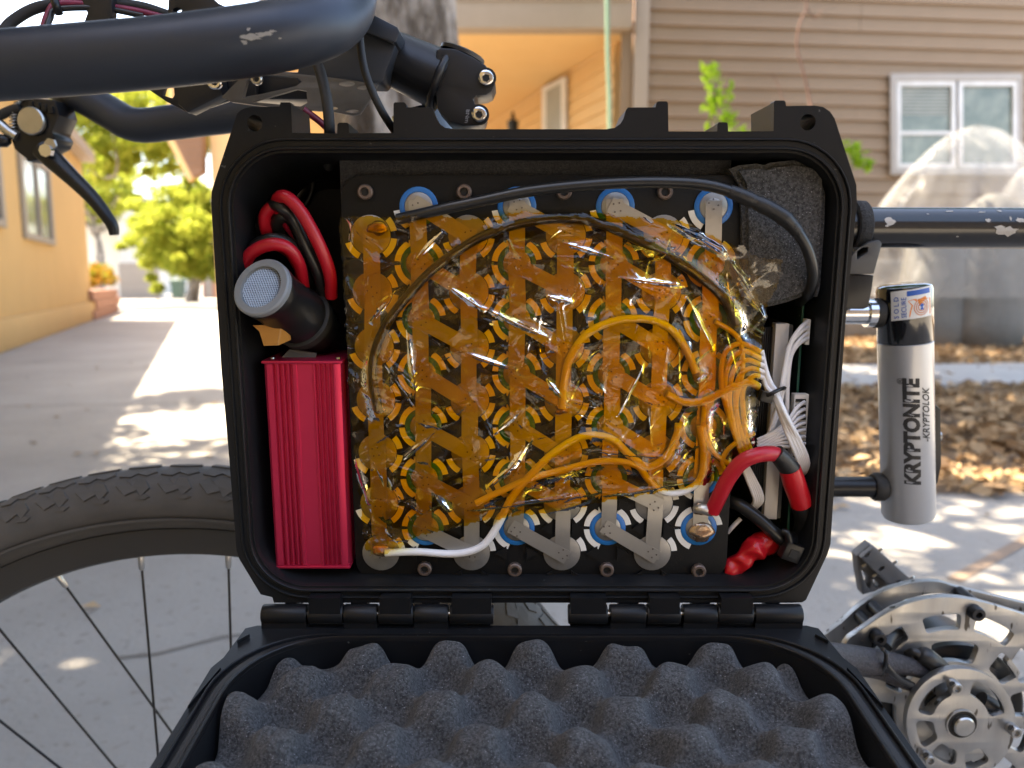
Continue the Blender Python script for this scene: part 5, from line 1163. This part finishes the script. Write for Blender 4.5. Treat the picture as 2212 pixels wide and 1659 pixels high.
def sticker_text(s, size, s0, t0, xsz):
    cu = bpy.data.curves.new('txt', 'FONT'); cu.body = s; cu.size = size; cu.offset = .00004; cu.resolution_u = 2
    o = bpy.data.objects.new('txt', cu); COL.objects.link(o); bpy.context.view_layer.update(); me = o.evaluated_get(bpy.context.evaluated_depsgraph_get()).to_mesh()
    V = [v.co.copy() for v in me.vertices]; F = [list(p.vertices) for p in me.polygons]; o.to_mesh_clear(); bpy.data.objects.remove(o)
    hh0 = (LPt(1956, 690) - lbot).dot(axl); hgt = flen(690, 628); out = []
    for p in V:
        s_ = s0 - p.y / (rl_ * 1.5); a_ = -.92 + s_ * 1.5; rr_ = rl_ * 1.008 + .0008; out.append(lbot + axl * (hh0 + t0 * hgt + p.x * xsz + s_ * .0052) + Vector((math.sin(a_) * rr_, -math.cos(a_) * rr_, 0)))
    mesh('sticker_lettering', out, F, STKB, lock)
sticker_text('S O L D', .0046, .18, .06, 1.05); sticker_text('SECURE', .0046, .345, .06, .95)
# ================================================================== bicycle
bike = thing('bicycle', P(1150, 2300, .6), 'black bicycle with wide handlebar and motor drive, carrying the battery case', 'bicycle')
# handlebar: near arm sweeps round the front, far arm runs behind the case
HBN = [(-220, 158, .392), (0, 142, .386), (180, 128, .383), (360, 112, .382), (520, 92, .383), (630, 72, .388), (700, 50, .40), (738, 22, .425), (752, -12, .46), (750, -50, .50)]
tube('handlebar', [P(*p) for p in HBN], .0157, BAR, bike, seg=40, n=10)
HBF = [(600, 232, .665), (520, 246, .675), (430, 257, .685), (360, 266, .695), (310, 271, .70), (275, 265, .705), (240, 245, .712), (190, 216, .722), (120, 180, .74), (40, 150, .76)]
tube('handlebar', [P(*p) for p in HBF], .0145, BAR, bike, seg=28, n=8)
# stem
st0, st1 = P(700, 60, .545), P(962, 178, .545); axs = (st1 - st0).normalized()
stem = lathe('stem', [(-.02, .0172), ((st1 - st0).length * .5, .0172), ((st1 - st0).length, .0195)], st0, axs, ANOD, bike, 40)
V, F = sweep([st1 - axs * .003 + (axs.orthogonal().normalized() * math.cos(k / 32 * 6.2832) + axs.cross(axs.orthogonal().normalized()) * math.sin(k / 32 * 6.2832)) * .0195 for k in range(32)], [.0026 + .0004 * math.sin(k * 2.9) for k in range(32)], 8, True); mesh('weld_bead', V, F, ANOD, stem, True)
cl_ = [(942, 108), (952, 103), (985, 105), (1020, 122), (1048, 140), (1064, 160), (1070, 180), (1062, 198), (1050, 204), (1030, 206), (1022, 214), (1026, 224), (1042, 234), (1050, 248), (1046, 262), (1034, 271), (1000, 272), (968, 262), (945, 235), (938, 180)]
prism('steerer_clamp', [P(u, v, .528) for u, v in cl_], (0, .034, 0), ANOD, stem, bevel=.0018)
lathe('top_cap', [(0, .0152), (.0022, .0152), (.003, .014)], P(998, 121, .545), (.36, 0, .93), ANOD, stem, 28)
for (u, v) in ((1050, 169), (1035, 248)):
    lathe('bolt_recess', [(0, .0066), (.0004, .0066)], P(u, v, .5279), (0, -1, 0), HOLE, stem, 24); bolt(tuple(P(u, v, .5274)), .0048, .002, CHROME, stem)
cu = bpy.data.curves.new('txt', 'FONT'); cu.body = '8Nm'; cu.size = .0042; cu.resolution_u = 2
o = bpy.data.objects.new('txt', cu); COL.objects.link(o); bpy.context.view_layer.update(); me = o.evaluated_get(bpy.context.evaluated_depsgraph_get()).to_mesh()
Vt_ = [v.co.copy() for v in me.vertices]; Ft_ = [list(p.vertices) for p in me.polygons]; o.to_mesh_clear(); bpy.data.objects.remove(o)
oo = P(1007, 236, .5277); mesh('torque_marking', [oo + Vector((p.y * .95 - p.x * .12, 0, -p.x)) for p in Vt_], Ft_, INKG, stem)
# bar clamp block and its bracket plates
def flat(name, uv, y, d, m, holes=(), bev=.0008, par=bike): return prism(name, [P(u, v, y) for u, v in uv], (0, d, 0), m, par, holes=[[P(u, v, y) for u, v in h] for h in holes], bevel=bev)
blockm = mat('blue_black_anodised', (.035, .042, .056), .4, metal=.5, bump=(500, .08, .0003), var=(30, .6, (.05, .058, .075)), stretch=(1, 1, 4))
bb = flat('stem_block', [(640, 172), (660, 60), (798, 68), (855, 94), (827, 174), (820, 179), (784, 178), (700, 168)], .512, .03, blockm)
flat('block_cap', [(770, 24), (800, 28), (858, 58), (863, 68), (856, 90), (850, 92), (765, 60)], .505, .04, blockm, bev=.0015); flat('block_slot', [(790, 58), (850, 88), (850, 95), (790, 67)], .5055, .004, HOLE, bev=0)
mplate = [(478, 210), (520, 168), (560, 140), (585, 154), (705, 166), (816, 182), (801, 211), (777, 246), (762, 249), (719, 241), (640, 236), (560, 228), (500, 220)]
flat('mount_plate', mplate, .50, .004, mat('grey_anodised_plate', (.1, .096, .094), .5, metal=.6, bump=(900, .15, .0003), var=(80, .5, (.14, .133, .128))),
     holes=[[(524, 212), (534, 172), (560, 160), (640, 166), (652, 176), (640, 186)], [(545, 220), (640, 192), (662, 196), (664, 222), (650, 230)], [(749 + 18 * math.cos(k), 181 + 6 * math.sin(k)) for k in np.linspace(0, 5.8, 12)], [(784 + 14 * math.cos(k), 189 + 5 * math.sin(k)) for k in np.linspace(0, 5.8, 12)], [(760 + 15 * math.cos(k), 240 + 4 * math.sin(k)) for k in np.linspace(0, 5.8, 12)], [(718 + 12 * math.cos(k), 234 + 4 * math.sin(k)) for k in np.linspace(0, 5.8, 12)]], bev=.0005)
flat('bracket_plate', [(250, 140), (560, 140), (552, 205), (500, 215), (418, 242), (404, 243), (360, 220), (300, 180)], .52, .005, ANOD, holes=[[(350, 205), (362, 166), (372, 160), (376, 205), (372, 212)]])
flat('bracket_wedge', [(384, 160), (470, 150), (480, 205), (405, 243), (384, 225)], .505, .014, ANOD, bev=.001)
fl2 = flat('bracket_plate', [(160, -40), (240, -40), (242, 30), (226, 72), (170, 78), (188, 28)], .47, .006, ANOD)
flat('bracket_plate', [(365, -30), (430, -30), (470, 6), (540, 40), (540, 60), (360, 60)], .475, .006, ANOD, holes=[[(383 + 9 * math.cos(k), 22 + 6 * math.sin(k)) for k in np.linspace(0, 5.8, 12)]])
flat('bracket_plate', [(240, 44), (252, 38), (300, 60), (300, 76), (236, 72)], .472, .005, ANOD); flat('bracket_plate', [(590, -30), (660, -30), (650, 30), (600, 12)], .48, .006, ANOD)
flat('mount_block', [(505, 150), (700, 158), (690, 214), (560, 214), (510, 205)], .53, .03, ANOD, bev=.001)
bolt(tuple(P(466, 178, .499)), .0045, .003, CHROME, bike); bolt(tuple(P(556, 172, .4995)), .0035, .003, STEEL, bike)
# cables near the bar
def bt(name, pts, r, m): return tube(name, [P(*p) for p in pts], r, m, bike, seg=10)
bt('brake_hose', [(680, 130, .455), (690, 150, .45), (703, 200, .445), (710, 250, .442), (712, 300, .445), (710, 360, .47)], .0030, RUB)
bt('brake_hose', [(776, 60, .46), (780, 110, .452), (790, 160, .447), (812, 215, .445), (840, 265, .45), (880, 320, .47)], .0022, RUB)
bt('wiring_loom', [(0, 78, .46), (30, 44, .465), (90, 14, .47), (190, 6, .475), (300, 14, .48), (400, 44, .485), (520, 62, .49)], .0030, RUB)
bt('wiring_loom', [(92, 66, .462), (104, 30, .465), (125, 8, .468), (200, 10, .473), (300, 24, .478), (400, 50, .483)], .0018, mat('maroon_wire', (.22, .02, .06), .4, var=(60, .6, (.16, .012, .04))))
bt('wiring_loom', [(99, 66, .461), (108, 40, .464), (125, 20, .467), (220, 18, .473), (310, 34, .478)], .0017, WIREB)
bt('loom_tie', [(118, 0, .462), (122, 14, .4615), (128, 30, .464)], .0022, BLKS)
bt('maroon_lead', [(655, 236, .50), (690, 262, .505), (720, 290, .51)], .0022, MATS['maroon_wire'])
# brake lever
lev = flat('brake_perch', [(18, 230), (60, 210), (118, 215), (128, 250), (112, 286), (120, 300), (112, 316), (86, 330), (78, 346), (58, 350), (54, 342), (30, 322), (22, 296), (26, 270)], .70, .03, BLKS, bev=.002)
dc = P(71, 262, .698); lathe('perch_disc', [(0, .0118), (.003, .0118), (.004, .0108)], dc, (0, -1, 0), STEEL, lev, 32)
tube('lever_blade', [P(92, 322, .70), P(120, 350, .698), P(160, 388, .695), P(200, 428, .692), P(228, 464, .69), P(243, 488, .69), P(247, 508, .69)], [.0095, .0085, .007, .0062, .0055, .005, .004], BLKS, lev, seg=16)
lathe('pivot_bolt', [(0, .006), (.004, .0055)], P(103, 326, .688), (0, -1, 0), CHROME, lev, 8); lathe('pivot_nut', [(0, .005), (.003, .005)], P(112, 312, .69), (0, -1, 0), STEEL, lev, 6)
tube('adjuster', [P(0, 268, .70), P(20, 285, .70), P(38, 296, .70)], .0045, STEEL, lev, seg=10, n=2)
hp = crom([P(58, 212, .70), P(38, 222, .70), P(30, 250, .70), P(28, 292, .70)], 40); sp = []
for i, p in enumerate(hp):
    a_ = i * .95; sp.append(p + Vector((math.cos(a_), math.sin(a_) * .8, math.sin(a_ + 1) * .3)) * .0032)
V, F = sweep(sp, .0006, 5); mesh('return_spring', V, F, STEEL, lev, True)
tube('brake_hose', [P(-60, 300, .70), P(-20, 262, .70), P(20, 240, .70), P(45, 232, .70)], .0042, RUB, lev, seg=10); lathe('lever_knob', [(-.006, .003), (-.003, .0055), (.003, .0055), (.006, .003)], P(6, 304, .70), (1, 0, 0), BLKS, lev, 16)
for i in range(4): a_ = P(70 + i * 14, 226 + i * 4, .699); box('perch_rib', a_ + Vector((-.0022, -.003, -.003)), a_ + Vector((.0022, 0, .003)), BLKS, lev, .0005)
# top tube, down tube
tube('top_tube', [P(1180, 490, .572), P(1860, 492, .572), P(2420, 494, .572)], .0146, TUBEM, bike, seg=40, n=1)
V, F = sweep([P(1838, 491, .572), P(1846, 491, .572), P(1862, 491, .572), P(1866, 491, .572)], [.0185, .0192, .0188, .017], 28); mesh('strap_wrap', V, F, mat('hook_strap', (.016, .016, .017), .9, bump=(700, 1.0, .002), var=(400, .5, (.04, .04, .042))), bike)
BRK = mat('dark_grey_bracket', (.045, .046, .048), .42, var=(40, .6, (.06, .06, .062)))
flat('lock_bracket', [(1836, 556), (1880, 522), (1900, 518), (1906, 526), (1898, 556), (1888, 592), (1830, 592)], .552, .03, BRK, holes=[[(1852, 560), (1874, 545), (1876, 534), (1852, 536)]], bev=.0015)
flat('lock_bracket', [(1820, 594), (1888, 594), (1884, 625), (1876, 664), (1866, 668), (1800, 668)], .554, .028, BLKS, bev=.002)
tube('down_tube', [P(820, 930, .66), P(1110, 1318, .645), P(1500, 1800, .63)], .0225, RUB, bike, seg=32, n=1)
tube('head_tube', [P(905, 240, .60), P(930, 330, .60), P(960, 420, .60)], .021, TUBEM, bike, seg=28, n=1)
# front wheel
YWH = .605; RO = .400; hub = P(400, 1003, YWH) - Vector((0, 0, RO)); RN = RO - (P(400, 1003, YWH).z - P(400, 1193, YWH).z)
TR = .0275; TC = RO - RN - TR - .0022
def wp_(r, a_, y=0.0): return hub + Vector((r * math.sin(a_), y, r * math.cos(a_)))
NS = 220
def ringsec(sec):
    V = []; F = []; m = len(sec)
    for k in range(NS):
        a_ = 2 * math.pi * k / NS
        for (r, y) in sec: V.append(wp_(r, a_, y))
    for k in range(NS):
        k2 = (k + 1) % NS
        for i in range(m): F.append([k * m + i, k * m + (i + 1) % m, k2 * m + (i + 1) % m, k2 * m + i])
    return V, F
V, F = ringsec([(RN, -.004), (RN + .003, -.011), (RN + .022, -.0150), (RN + .0262, -.0150), (RN + .0262, .0150), (RN + .003, .011), (RN, .004)]); wheel = mesh('front_wheel', V, F, mat('dark_rim', (.03, .029, .028), .55, var=(12, .7, (.045, .043, .04)), bump=(200, .15, .0005)), bike, 35)
sec = [(RN + .0266, -.0142), (RN + .031, -.021)] + [(RN + TC + TR * math.sin(math.pi * k / 14), -TR * math.cos(math.pi * k / 14)) for k in range(15)] + [(RN + .031, .021), (RN + .0266, .0142)]
V, F = ringsec(sec); mesh('tyre', V, F, TYRE, wheel, 50)
V, F = ringsec([(RN + .0365, -.0262), (RN + .0375, -.0272), (RN + .0385, -.0272), (RN + .0395, -.0272), (RN + .039, -.024), (RN + .037, -.024)]); mesh('bead_line', V, F, TYRE, wheel, 40)
# tread blocks
NB = 74; da = 2 * math.pi / NB
def tread_vf(poly, h, seg=1):
    """poly in (arc, across-angle) on the tyre crown"""
    V = []; F = []; n = len(poly)
    for hh in (-.001, h):
        for (s, t) in poly:
            rr_ = TR + hh; V.append((s, t, rr_))
    return V, n
def crown(s_ang, t, rr_): return wp_(RN + TC + rr_ * math.sin(t), s_ang, -rr_ * math.cos(t))
shapes = [('tread_block', [(-.46, .80), (-.20, .50), (.10, .62), (.22, .44), (.42, .66), (.28, .92), (.02, 1.0), (-.12, .86), (-.30, 1.02)], .0014), ('tread_block', [(.05, .40), (.30, .34), (.45, .42), (.25, .52)], .0010), ('tread_block', [(-.45, 1.12), (-.15, 1.06), (.0, 1.2), (.25, 1.08), (.48, 1.22), (.40, 1.42), (-.05, 1.38), (-.35, 1.46)], .0014), ('tread_block', [(-.4, 1.60), (.0, 1.54), (.42, 1.6), (.36, 1.84), (-.02, 1.78), (-.38, 1.84)], .0014)]
for k in range(NB):
    a0 = k * da
    ang = math.degrees((a0 + math.pi) % (2 * math.pi) - math.pi)
    if abs(ang) > 62: continue
    for (nm, poly, h) in shapes:
        n = len(poly); V = [crown(a0 + s * da, t, TR - .0008) for s, t in poly] + [crown(a0 + s * da * .93, t, TR + h) for s, t in poly]
        c_ = sum((v for v in V[n:]), Vector()) / n; V.append(c_); F = [[i, (i + 1) % n, n + (i + 1) % n, n + i] for i in range(n)] + [[2 * n, n + i, n + (i + 1) % n] for i in range(n)]
        mesh(nm, V, F, TYRE, wheel)
# spokes
hubr = .029
lathe('hub', [(-.035, .012), (-.033, .033), (-.029, .033), (-.027, .016), (.027, .016), (.029, .033), (.033, .033), (.035, .012)], hub, (0, 1, 0), ANOD, wheel, 28)
n_s = 28
for k in range(n_s):
    uv0 = [(120, 1266), (308, 1217), (491, 1197)]
    a_ = math.atan2(P(308, 1217, YWH).x - hub.x, P(308, 1217, YWH).z - hub.z) + (k - 0) * 2 * math.pi / n_s
    top = wp_(RN, a_, 0); sgn = 1 if k % 2 else -1; ea = a_ + sgn * 1.35; yb = (.031 if (k // 2) % 2 else -.031)
    bot = hub + Vector((hubr * math.sin(ea), yb, hubr * math.cos(ea))); d = (bot - top).normalized()
    tube('spoke', [top, bot], .0011, BLKS, wheel, seg=8, n=1); V, F = sweep([top + d * -.002, top + d * .003, top + d * .011, top + d * .0125], [.003, .0026, .0024, .0015], 10); mesh('nipple', V, F, STEEL, wheel, 40)

# paint chips and scuffs on the tubes (thin flakes lying on the surface)
CHIP = mat('bare_primer', (.5, .47, .43), .6, var=(200, .6, (.36, .33, .3)), bump=(400, .3, .0006))
SCUF = mat('grey_scuff', (.24, .24, .25), .6, var=(300, .6, (.36, .35, .33)), bump=(400, .3, .0006))
def decal(name, cu_, cv_, pts, ax, Y0, r, m, parent):
    """irregular flake centred at (cu,cv) on the front of a tube whose axis runs from ax[0] to ax[1] (u,v)"""
    a0, a1 = P(*ax[0], Y0), P(*ax[1], Y0); d = (a1 - a0).normalized(); n_ = Vector((-d.z, 0, d.x)); V = []
    for (du, dv) in [(0, 0)] + list(pts):
        q = P(cu_ + du, cv_ + dv, Y0 - r); s = (q - a0).dot(d); h = (P(cu_ + du, cv_ + dv, Y0 - r * .8) - a0).dot(n_); h = max(-r * .98, min(r * .98, h))
        V.append(a0 + d * s + n_ * h - Vector((0, 1, 0)) * (math.sqrt(r * r - h * h) + .00015))
    n = len(pts); F = [[0, i + 1, (i + 1) % n + 1] for i in range(n)]
    return mesh(name, V, F, m, parent)
def flake(w_, h_, seed, n=14):
    rr_ = random.Random(seed); return [((w_ * math.cos(k / n * 6.283) * rr_.uniform(.55, 1.15)), h_ * math.sin(k / n * 6.283) * rr_.uniform(.5, 1.2)) for k in range(n)]
TT = ((1860, 492), (2420, 494))
for i, (u, v, w_, h_) in enumerate(((1924, 479, 12, 10), (1916, 488, 5, 2.5), (2136, 476, 6, 5), (2176, 499, 26, 12), (2160, 492, 14, 5), (2206, 475, 12, 6), (2186, 472, 2.5, 5), (2170, 455, 6, 3), (2070, 511, 4, 1.5), (2130, 458, 9, 1.5), (2060, 456, 10, 1.2), (2010, 462, 3, 1))): decal('paint_chip', u, v, flake(w_, h_, i), TT, .572, .0147, CHIP, bike)
HB_ = ((360, 112), (630, 72))
for i, (u, v, w_, h_) in enumerate(((545, 84, 26, 7), (520, 96, 20, 5), (572, 78, 20, 6), (498, 80, 10, 4), (590, 72, 10, 3), (538, 68, 5, 4), (352, 98, 5, 3), (605, 86, 4, 2))): decal('scuff', u, v, flake(w_, h_, 40 + i, 18), HB_, .3835, .0158, SCUF, bike)
# ------------------------------------------------------------------ motor drive at the lower right
def Z(x, y): return ((1950 + x / 2.8855) * .8848, (1300 + y / 2.8855) * .8848)
def zf(name, pts, y, d, m, holes=(), bev=.0005, par=None): return prism(name, [P(*Z(*p), y) for p in pts], (0, d, 0), m, par, holes=[[P(*Z(*p), y) for p in h] for h in holes], bevel=bev)
def sm(pts, n=5): return [(v.x, v.y) for v in crom([Vector((p[0], p[1], 0)) for p in pts], n, True)]
front = [(320, 800), (480, 662), (640, 560), (800, 492), (950, 462), (1100, 458), (1250, 480), (1400, 520), (1587, 578), (1900, 690), (2300, 850), (2300, 2200), (900, 2200), (700, 1900), (600, 1700), (520, 1450), (450, 1200), (380, 1020)]
rr_h = 26
def rslot(cx, cy, r0, r1, a0, a1, rc=20):
    """ring slot with rounded corners about (cx,cy), image angles (y down)"""
    out = []; n = 7
    pa = lambda r, a: (cx + r * math.cos(math.radians(a)), cy + r * math.sin(math.radians(a)))
    g0 = math.degrees(rc / r0); g1 = math.degrees(rc / r1)
    out += [pa(r1, a0 + g1 + (a1 - a0 - 2 * g1) * k / n) for k in range(n + 1)]
    out += [pa(r1 - rc * .3, a1 - g1 * .3), pa(r1 - rc, a1)]
    out += [pa(r0 + rc, a1), pa(r0 + rc * .3, a1 - g0 * .3)]
    out += [pa(r0, a1 - g0 - (a1 - a0 - 2 * g0) * k / n) for k in range(n + 1)]
    out += [pa(r0 + rc * .3, a0 + g0 * .3), pa(r0 + rc, a0)]
    out += [pa(r1 - rc, a0), pa(r1 - rc * .3, a0 + g1 * .3)]
    return out
holes = [rslot(1085, 1280, 610, 720, -148, -120), rslot(1085, 1280, 595, 705, -108, -85), rslot(1085, 1280, 600, 715, -76, -52), rslot(1085, 1280, 520, 680, -44, -24),
         rslot(1085, 1280, 370, 515, -108, -68, 30), rslot(1085, 1280, 400, 540, -196, -170, 30), rslot(1085, 1280, 380, 520, -158, -118, 30), rslot(1085, 1280, 400, 560, -52, -30, 26), rslot(1085, 1280, 420, 560, -18, 2, 26), rslot(1085, 1280, 420, 560, 12, 30, 26), rslot(1085, 1280, 420, 600, 40, 66, 26), rslot(1085, 1280, 420, 600, 112, 140, 26)]
YF = .560
drv = zf('drive_plate', sm(front, 3), YF, .006, ALU, holes, .0006, bike)
rear = [(120, 790), (300, 640), (430, 520), (580, 425), (700, 380), (820, 352), (930, 345), (1010, 352), (1100, 380), (1300, 428), (1587, 497), (1900, 575), (2300, 690), (2300, 2200), (500, 2200), (300, 1500), (60, 1000)]
rin = [(360, 770), (470, 640), (600, 540), (760, 470), (930, 430), (1050, 432), (1200, 470), (1587, 560), (1900, 660), (2200, 800), (2200, 2000), (600, 2000), (400, 1300)]
zf('rear_plate', sm(rear, 3), .600, .006, ALU, [sm(rin, 3)], .0006, drv)
def zl(name, x, y, y0, prof, m, seg=28): return lathe(name, prof, P(*Z(x, y), y0), (0, -1, 0), m, drv, seg)
for (x, y) in ((430, 590), (1130, 420), (520, 520)): 
    c0 = P(*Z(x, y), .5995); lathe('standoff', [(0, .0052), (.033, .0052)], c0, (0, -1, 0), ANOD, drv, 18)
lathe('motor_body', [(0, .02), (.001, .056), (.004, .060), (.06, .060), (.07, .05)], P(*Z(1085, 1285), .573), (0, 1, 0), BLKS, drv, 48)
zl('stator_ring', 1085, 1280, .5725, [(0, .050), (.003, .050), (.004, .046)], ANOD, 48)
for (x, y) in ((545, 725), (1232, 552)):
    zl('standoff_bolt', x, y, YF - .0002, [(0, .0058), (.006, .0056), (.0075, .005), (.0075, .0026), (.004, .0025)], ANOD, 24)
    zl('bolt_socket', x, y, YF - .003, [(0, .0026), (.0012, .0026)], HOLE, 6)
# chainring spider disc
cxd, cyd, Rd = 1145, 1345, 385
disc = [(cxd + Rd * math.cos(a_), cyd + Rd * math.sin(a_)) for a_ in np.linspace(0, 2 * math.pi, 72, endpoint=False)]
def tri_hole(a0, a1, r0=205, r1=318, rc=28): return rslot(cxd, cyd, r0, r1, a0, a1, rc)
YD = .538
spider = [(1000, 1700), (1145, 1720), (1290, 1690), (1420, 1640), (1580, 2300), (1320, 2300), (1180, 1760), (940, 1740)]
zf('spider_disc', disc, YD, .006, ALU, [tri_hole(-166, -106), tri_hole(-74, -12), tri_hole(146, 184, 190, 318), tri_hole(98, 136, 190, 300), rslot(cxd, cyd, 210, 330, 52, 84, 26)], .0006, drv)
zf('crank_arm', [(1160, 1660), (1250, 1640), (1330, 1860), (1420, 2250), (1330, 2260), (1240, 1900)], YD + .0062, .006, ALU, (), .0006, drv)
lathe('spider_hub', [(0, .021), (.022, .021)], P(*Z(cxd, cyd), YD + .0062), (0, 1, 0), ALU, drv, 32)
zl('axle_collar', cxd, cyd, YD - .0003, [(0, .0118), (.001, .0118), (.001, .0098), (-.002, .0096)], HOLE, 36); zl('axle', cxd, cyd, YD + .001, [(0, .0080), (.0045, .0080), (.0055, .0070), (.0058, .001)], STEEL, 32)
zl('axle_ring', cxd, cyd, YD - .0002, [(0, .0122), (.0016, .0120), (.0016, .0112), (0, .0112)], STEEL, 36)
for (x, y) in ((1080, 1065), (1492, 1372), (893, 1567)):
    zl('spider_bolt', x, y, YD - .0002, [(0, .0044), (.007, .0044), (.008, .0038), (.008, .0024), (.005, .0023)], STEEL, 22); zl('bolt_socket', x, y, YD - .006, [(0, .0024), (.0006, .0024)], HOLE, 6)
# wiring of the motor: braided sleeve and tie
BRAID = mat('braided_sleeve', (.014, .013, .016), .5, bump=(700, 1.0, .002), var=(500, .2, (.05, .043, .052)))
def zt(name, pts, r, m, seg=14): return tube(name, [P(*Z(p[0], p[1]), p[2]) for p in pts], r, m, drv, seg=seg)
zt('braided_sleeve', [(60, 860, .50), (250, 880, .515), (420, 900, .53), (600, 915, .542), (760, 940, .55), (880, 975, .555)], [.0098, .0105, .0105, .0092, .0072, .0062], BRAID, 24)
zt('braided_sleeve', [(380, 960, .532), (560, 990, .542), (690, 1040, .548), (800, 1090, .552)], [.0045, .0048, .005, .004], BRAID, 16)
zt('motor_lead', [(1030, 985, .556), (960, 920, .552), (890, 870, .552), (860, 900, .556)], .0068, SHRB, 18); zt('motor_lead', [(760, 860, .556), (810, 840, .553), (860, 880, .552), (860, 960, .556)], .0032, WIREB)
zt('motor_lead', [(600, 800, .558), (640, 720, .566), (720, 670, .574)], .006, SHRB); zt('motor_lead', [(1280, 1180, .552), (1360, 1230, .551), (1420, 1300, .553)], .007, SHRB, 18)
zt('sleeve_tie', [(590, 820, .535), (615, 850, .5265), (610, 930, .526), (590, 990, .533)], .0016, BLKS, 8); zt('sleeve_tie', [(610, 930, .528), (660, 990, .530), (720, 1040, .535), (790, 1070, .54)], .0026, BLKS, 8)
zt('crank_link', [(940, 1300, .565), (900, 1200, .562), (960, 1130, .560)], .0035, BLKS); zt('crank_link', [(860, 1290, .566), (900, 1310, .565), (930, 1250, .565)], .004, BLKS)
# pedal seen past the drive
YPd = .66
ped = prism('pedal', [P(*Z(x, y), YPd) for x, y in ((408, 165), (505, 82), (545, 108), (785, 325), (740, 350), (600, 405), (520, 420), (450, 440), (420, 270))], (0, .012, 0), mat('pedal_alloy', (.22, .225, .235), .5, metal=.5, var=(30, .6, (.16, .16, .17))), bike, bevel=.001,
            holes=[[P(*Z(x, y), YPd) for x, y in ((445, 265), (485, 300), (505, 350), (500, 400), (480, 380), (455, 310))], [P(*Z(x, y), YPd) for x, y in ((525, 330), (580, 370), (560, 395), (530, 380))]])
prism('pedal_face', [P(*Z(x, y), YPd - .001) for x, y in ((420, 160), (505, 88), (775, 325), (735, 345), (620, 362))], (0, -.006, 0), MATS['pedal_alloy'], ped,
      holes=[[P(*Z(cx_ + a_, cy_ + b_), YPd - .001) for a_, b_ in ((-26, 8), (-8, -14), (22, -18), (10, 8), (-14, 22))] for cx_, cy_ in ((462, 140), (565, 235), (675, 335))], bevel=.0006)
for (x, y) in ((565, 130), (668, 218), (452, 240), (785, 328), (525, 310)): lathe('pedal_pin', [(0, .0014), (.004, .001)], P(*Z(x, y), YPd - .004), (.5, -.4, .7), STEEL, ped, 8)
tube('pedal_axle', [P(*Z(600, 380), .67), P(*Z(760, 520), .67)], .006, STEEL, bike, seg=14, n=1)
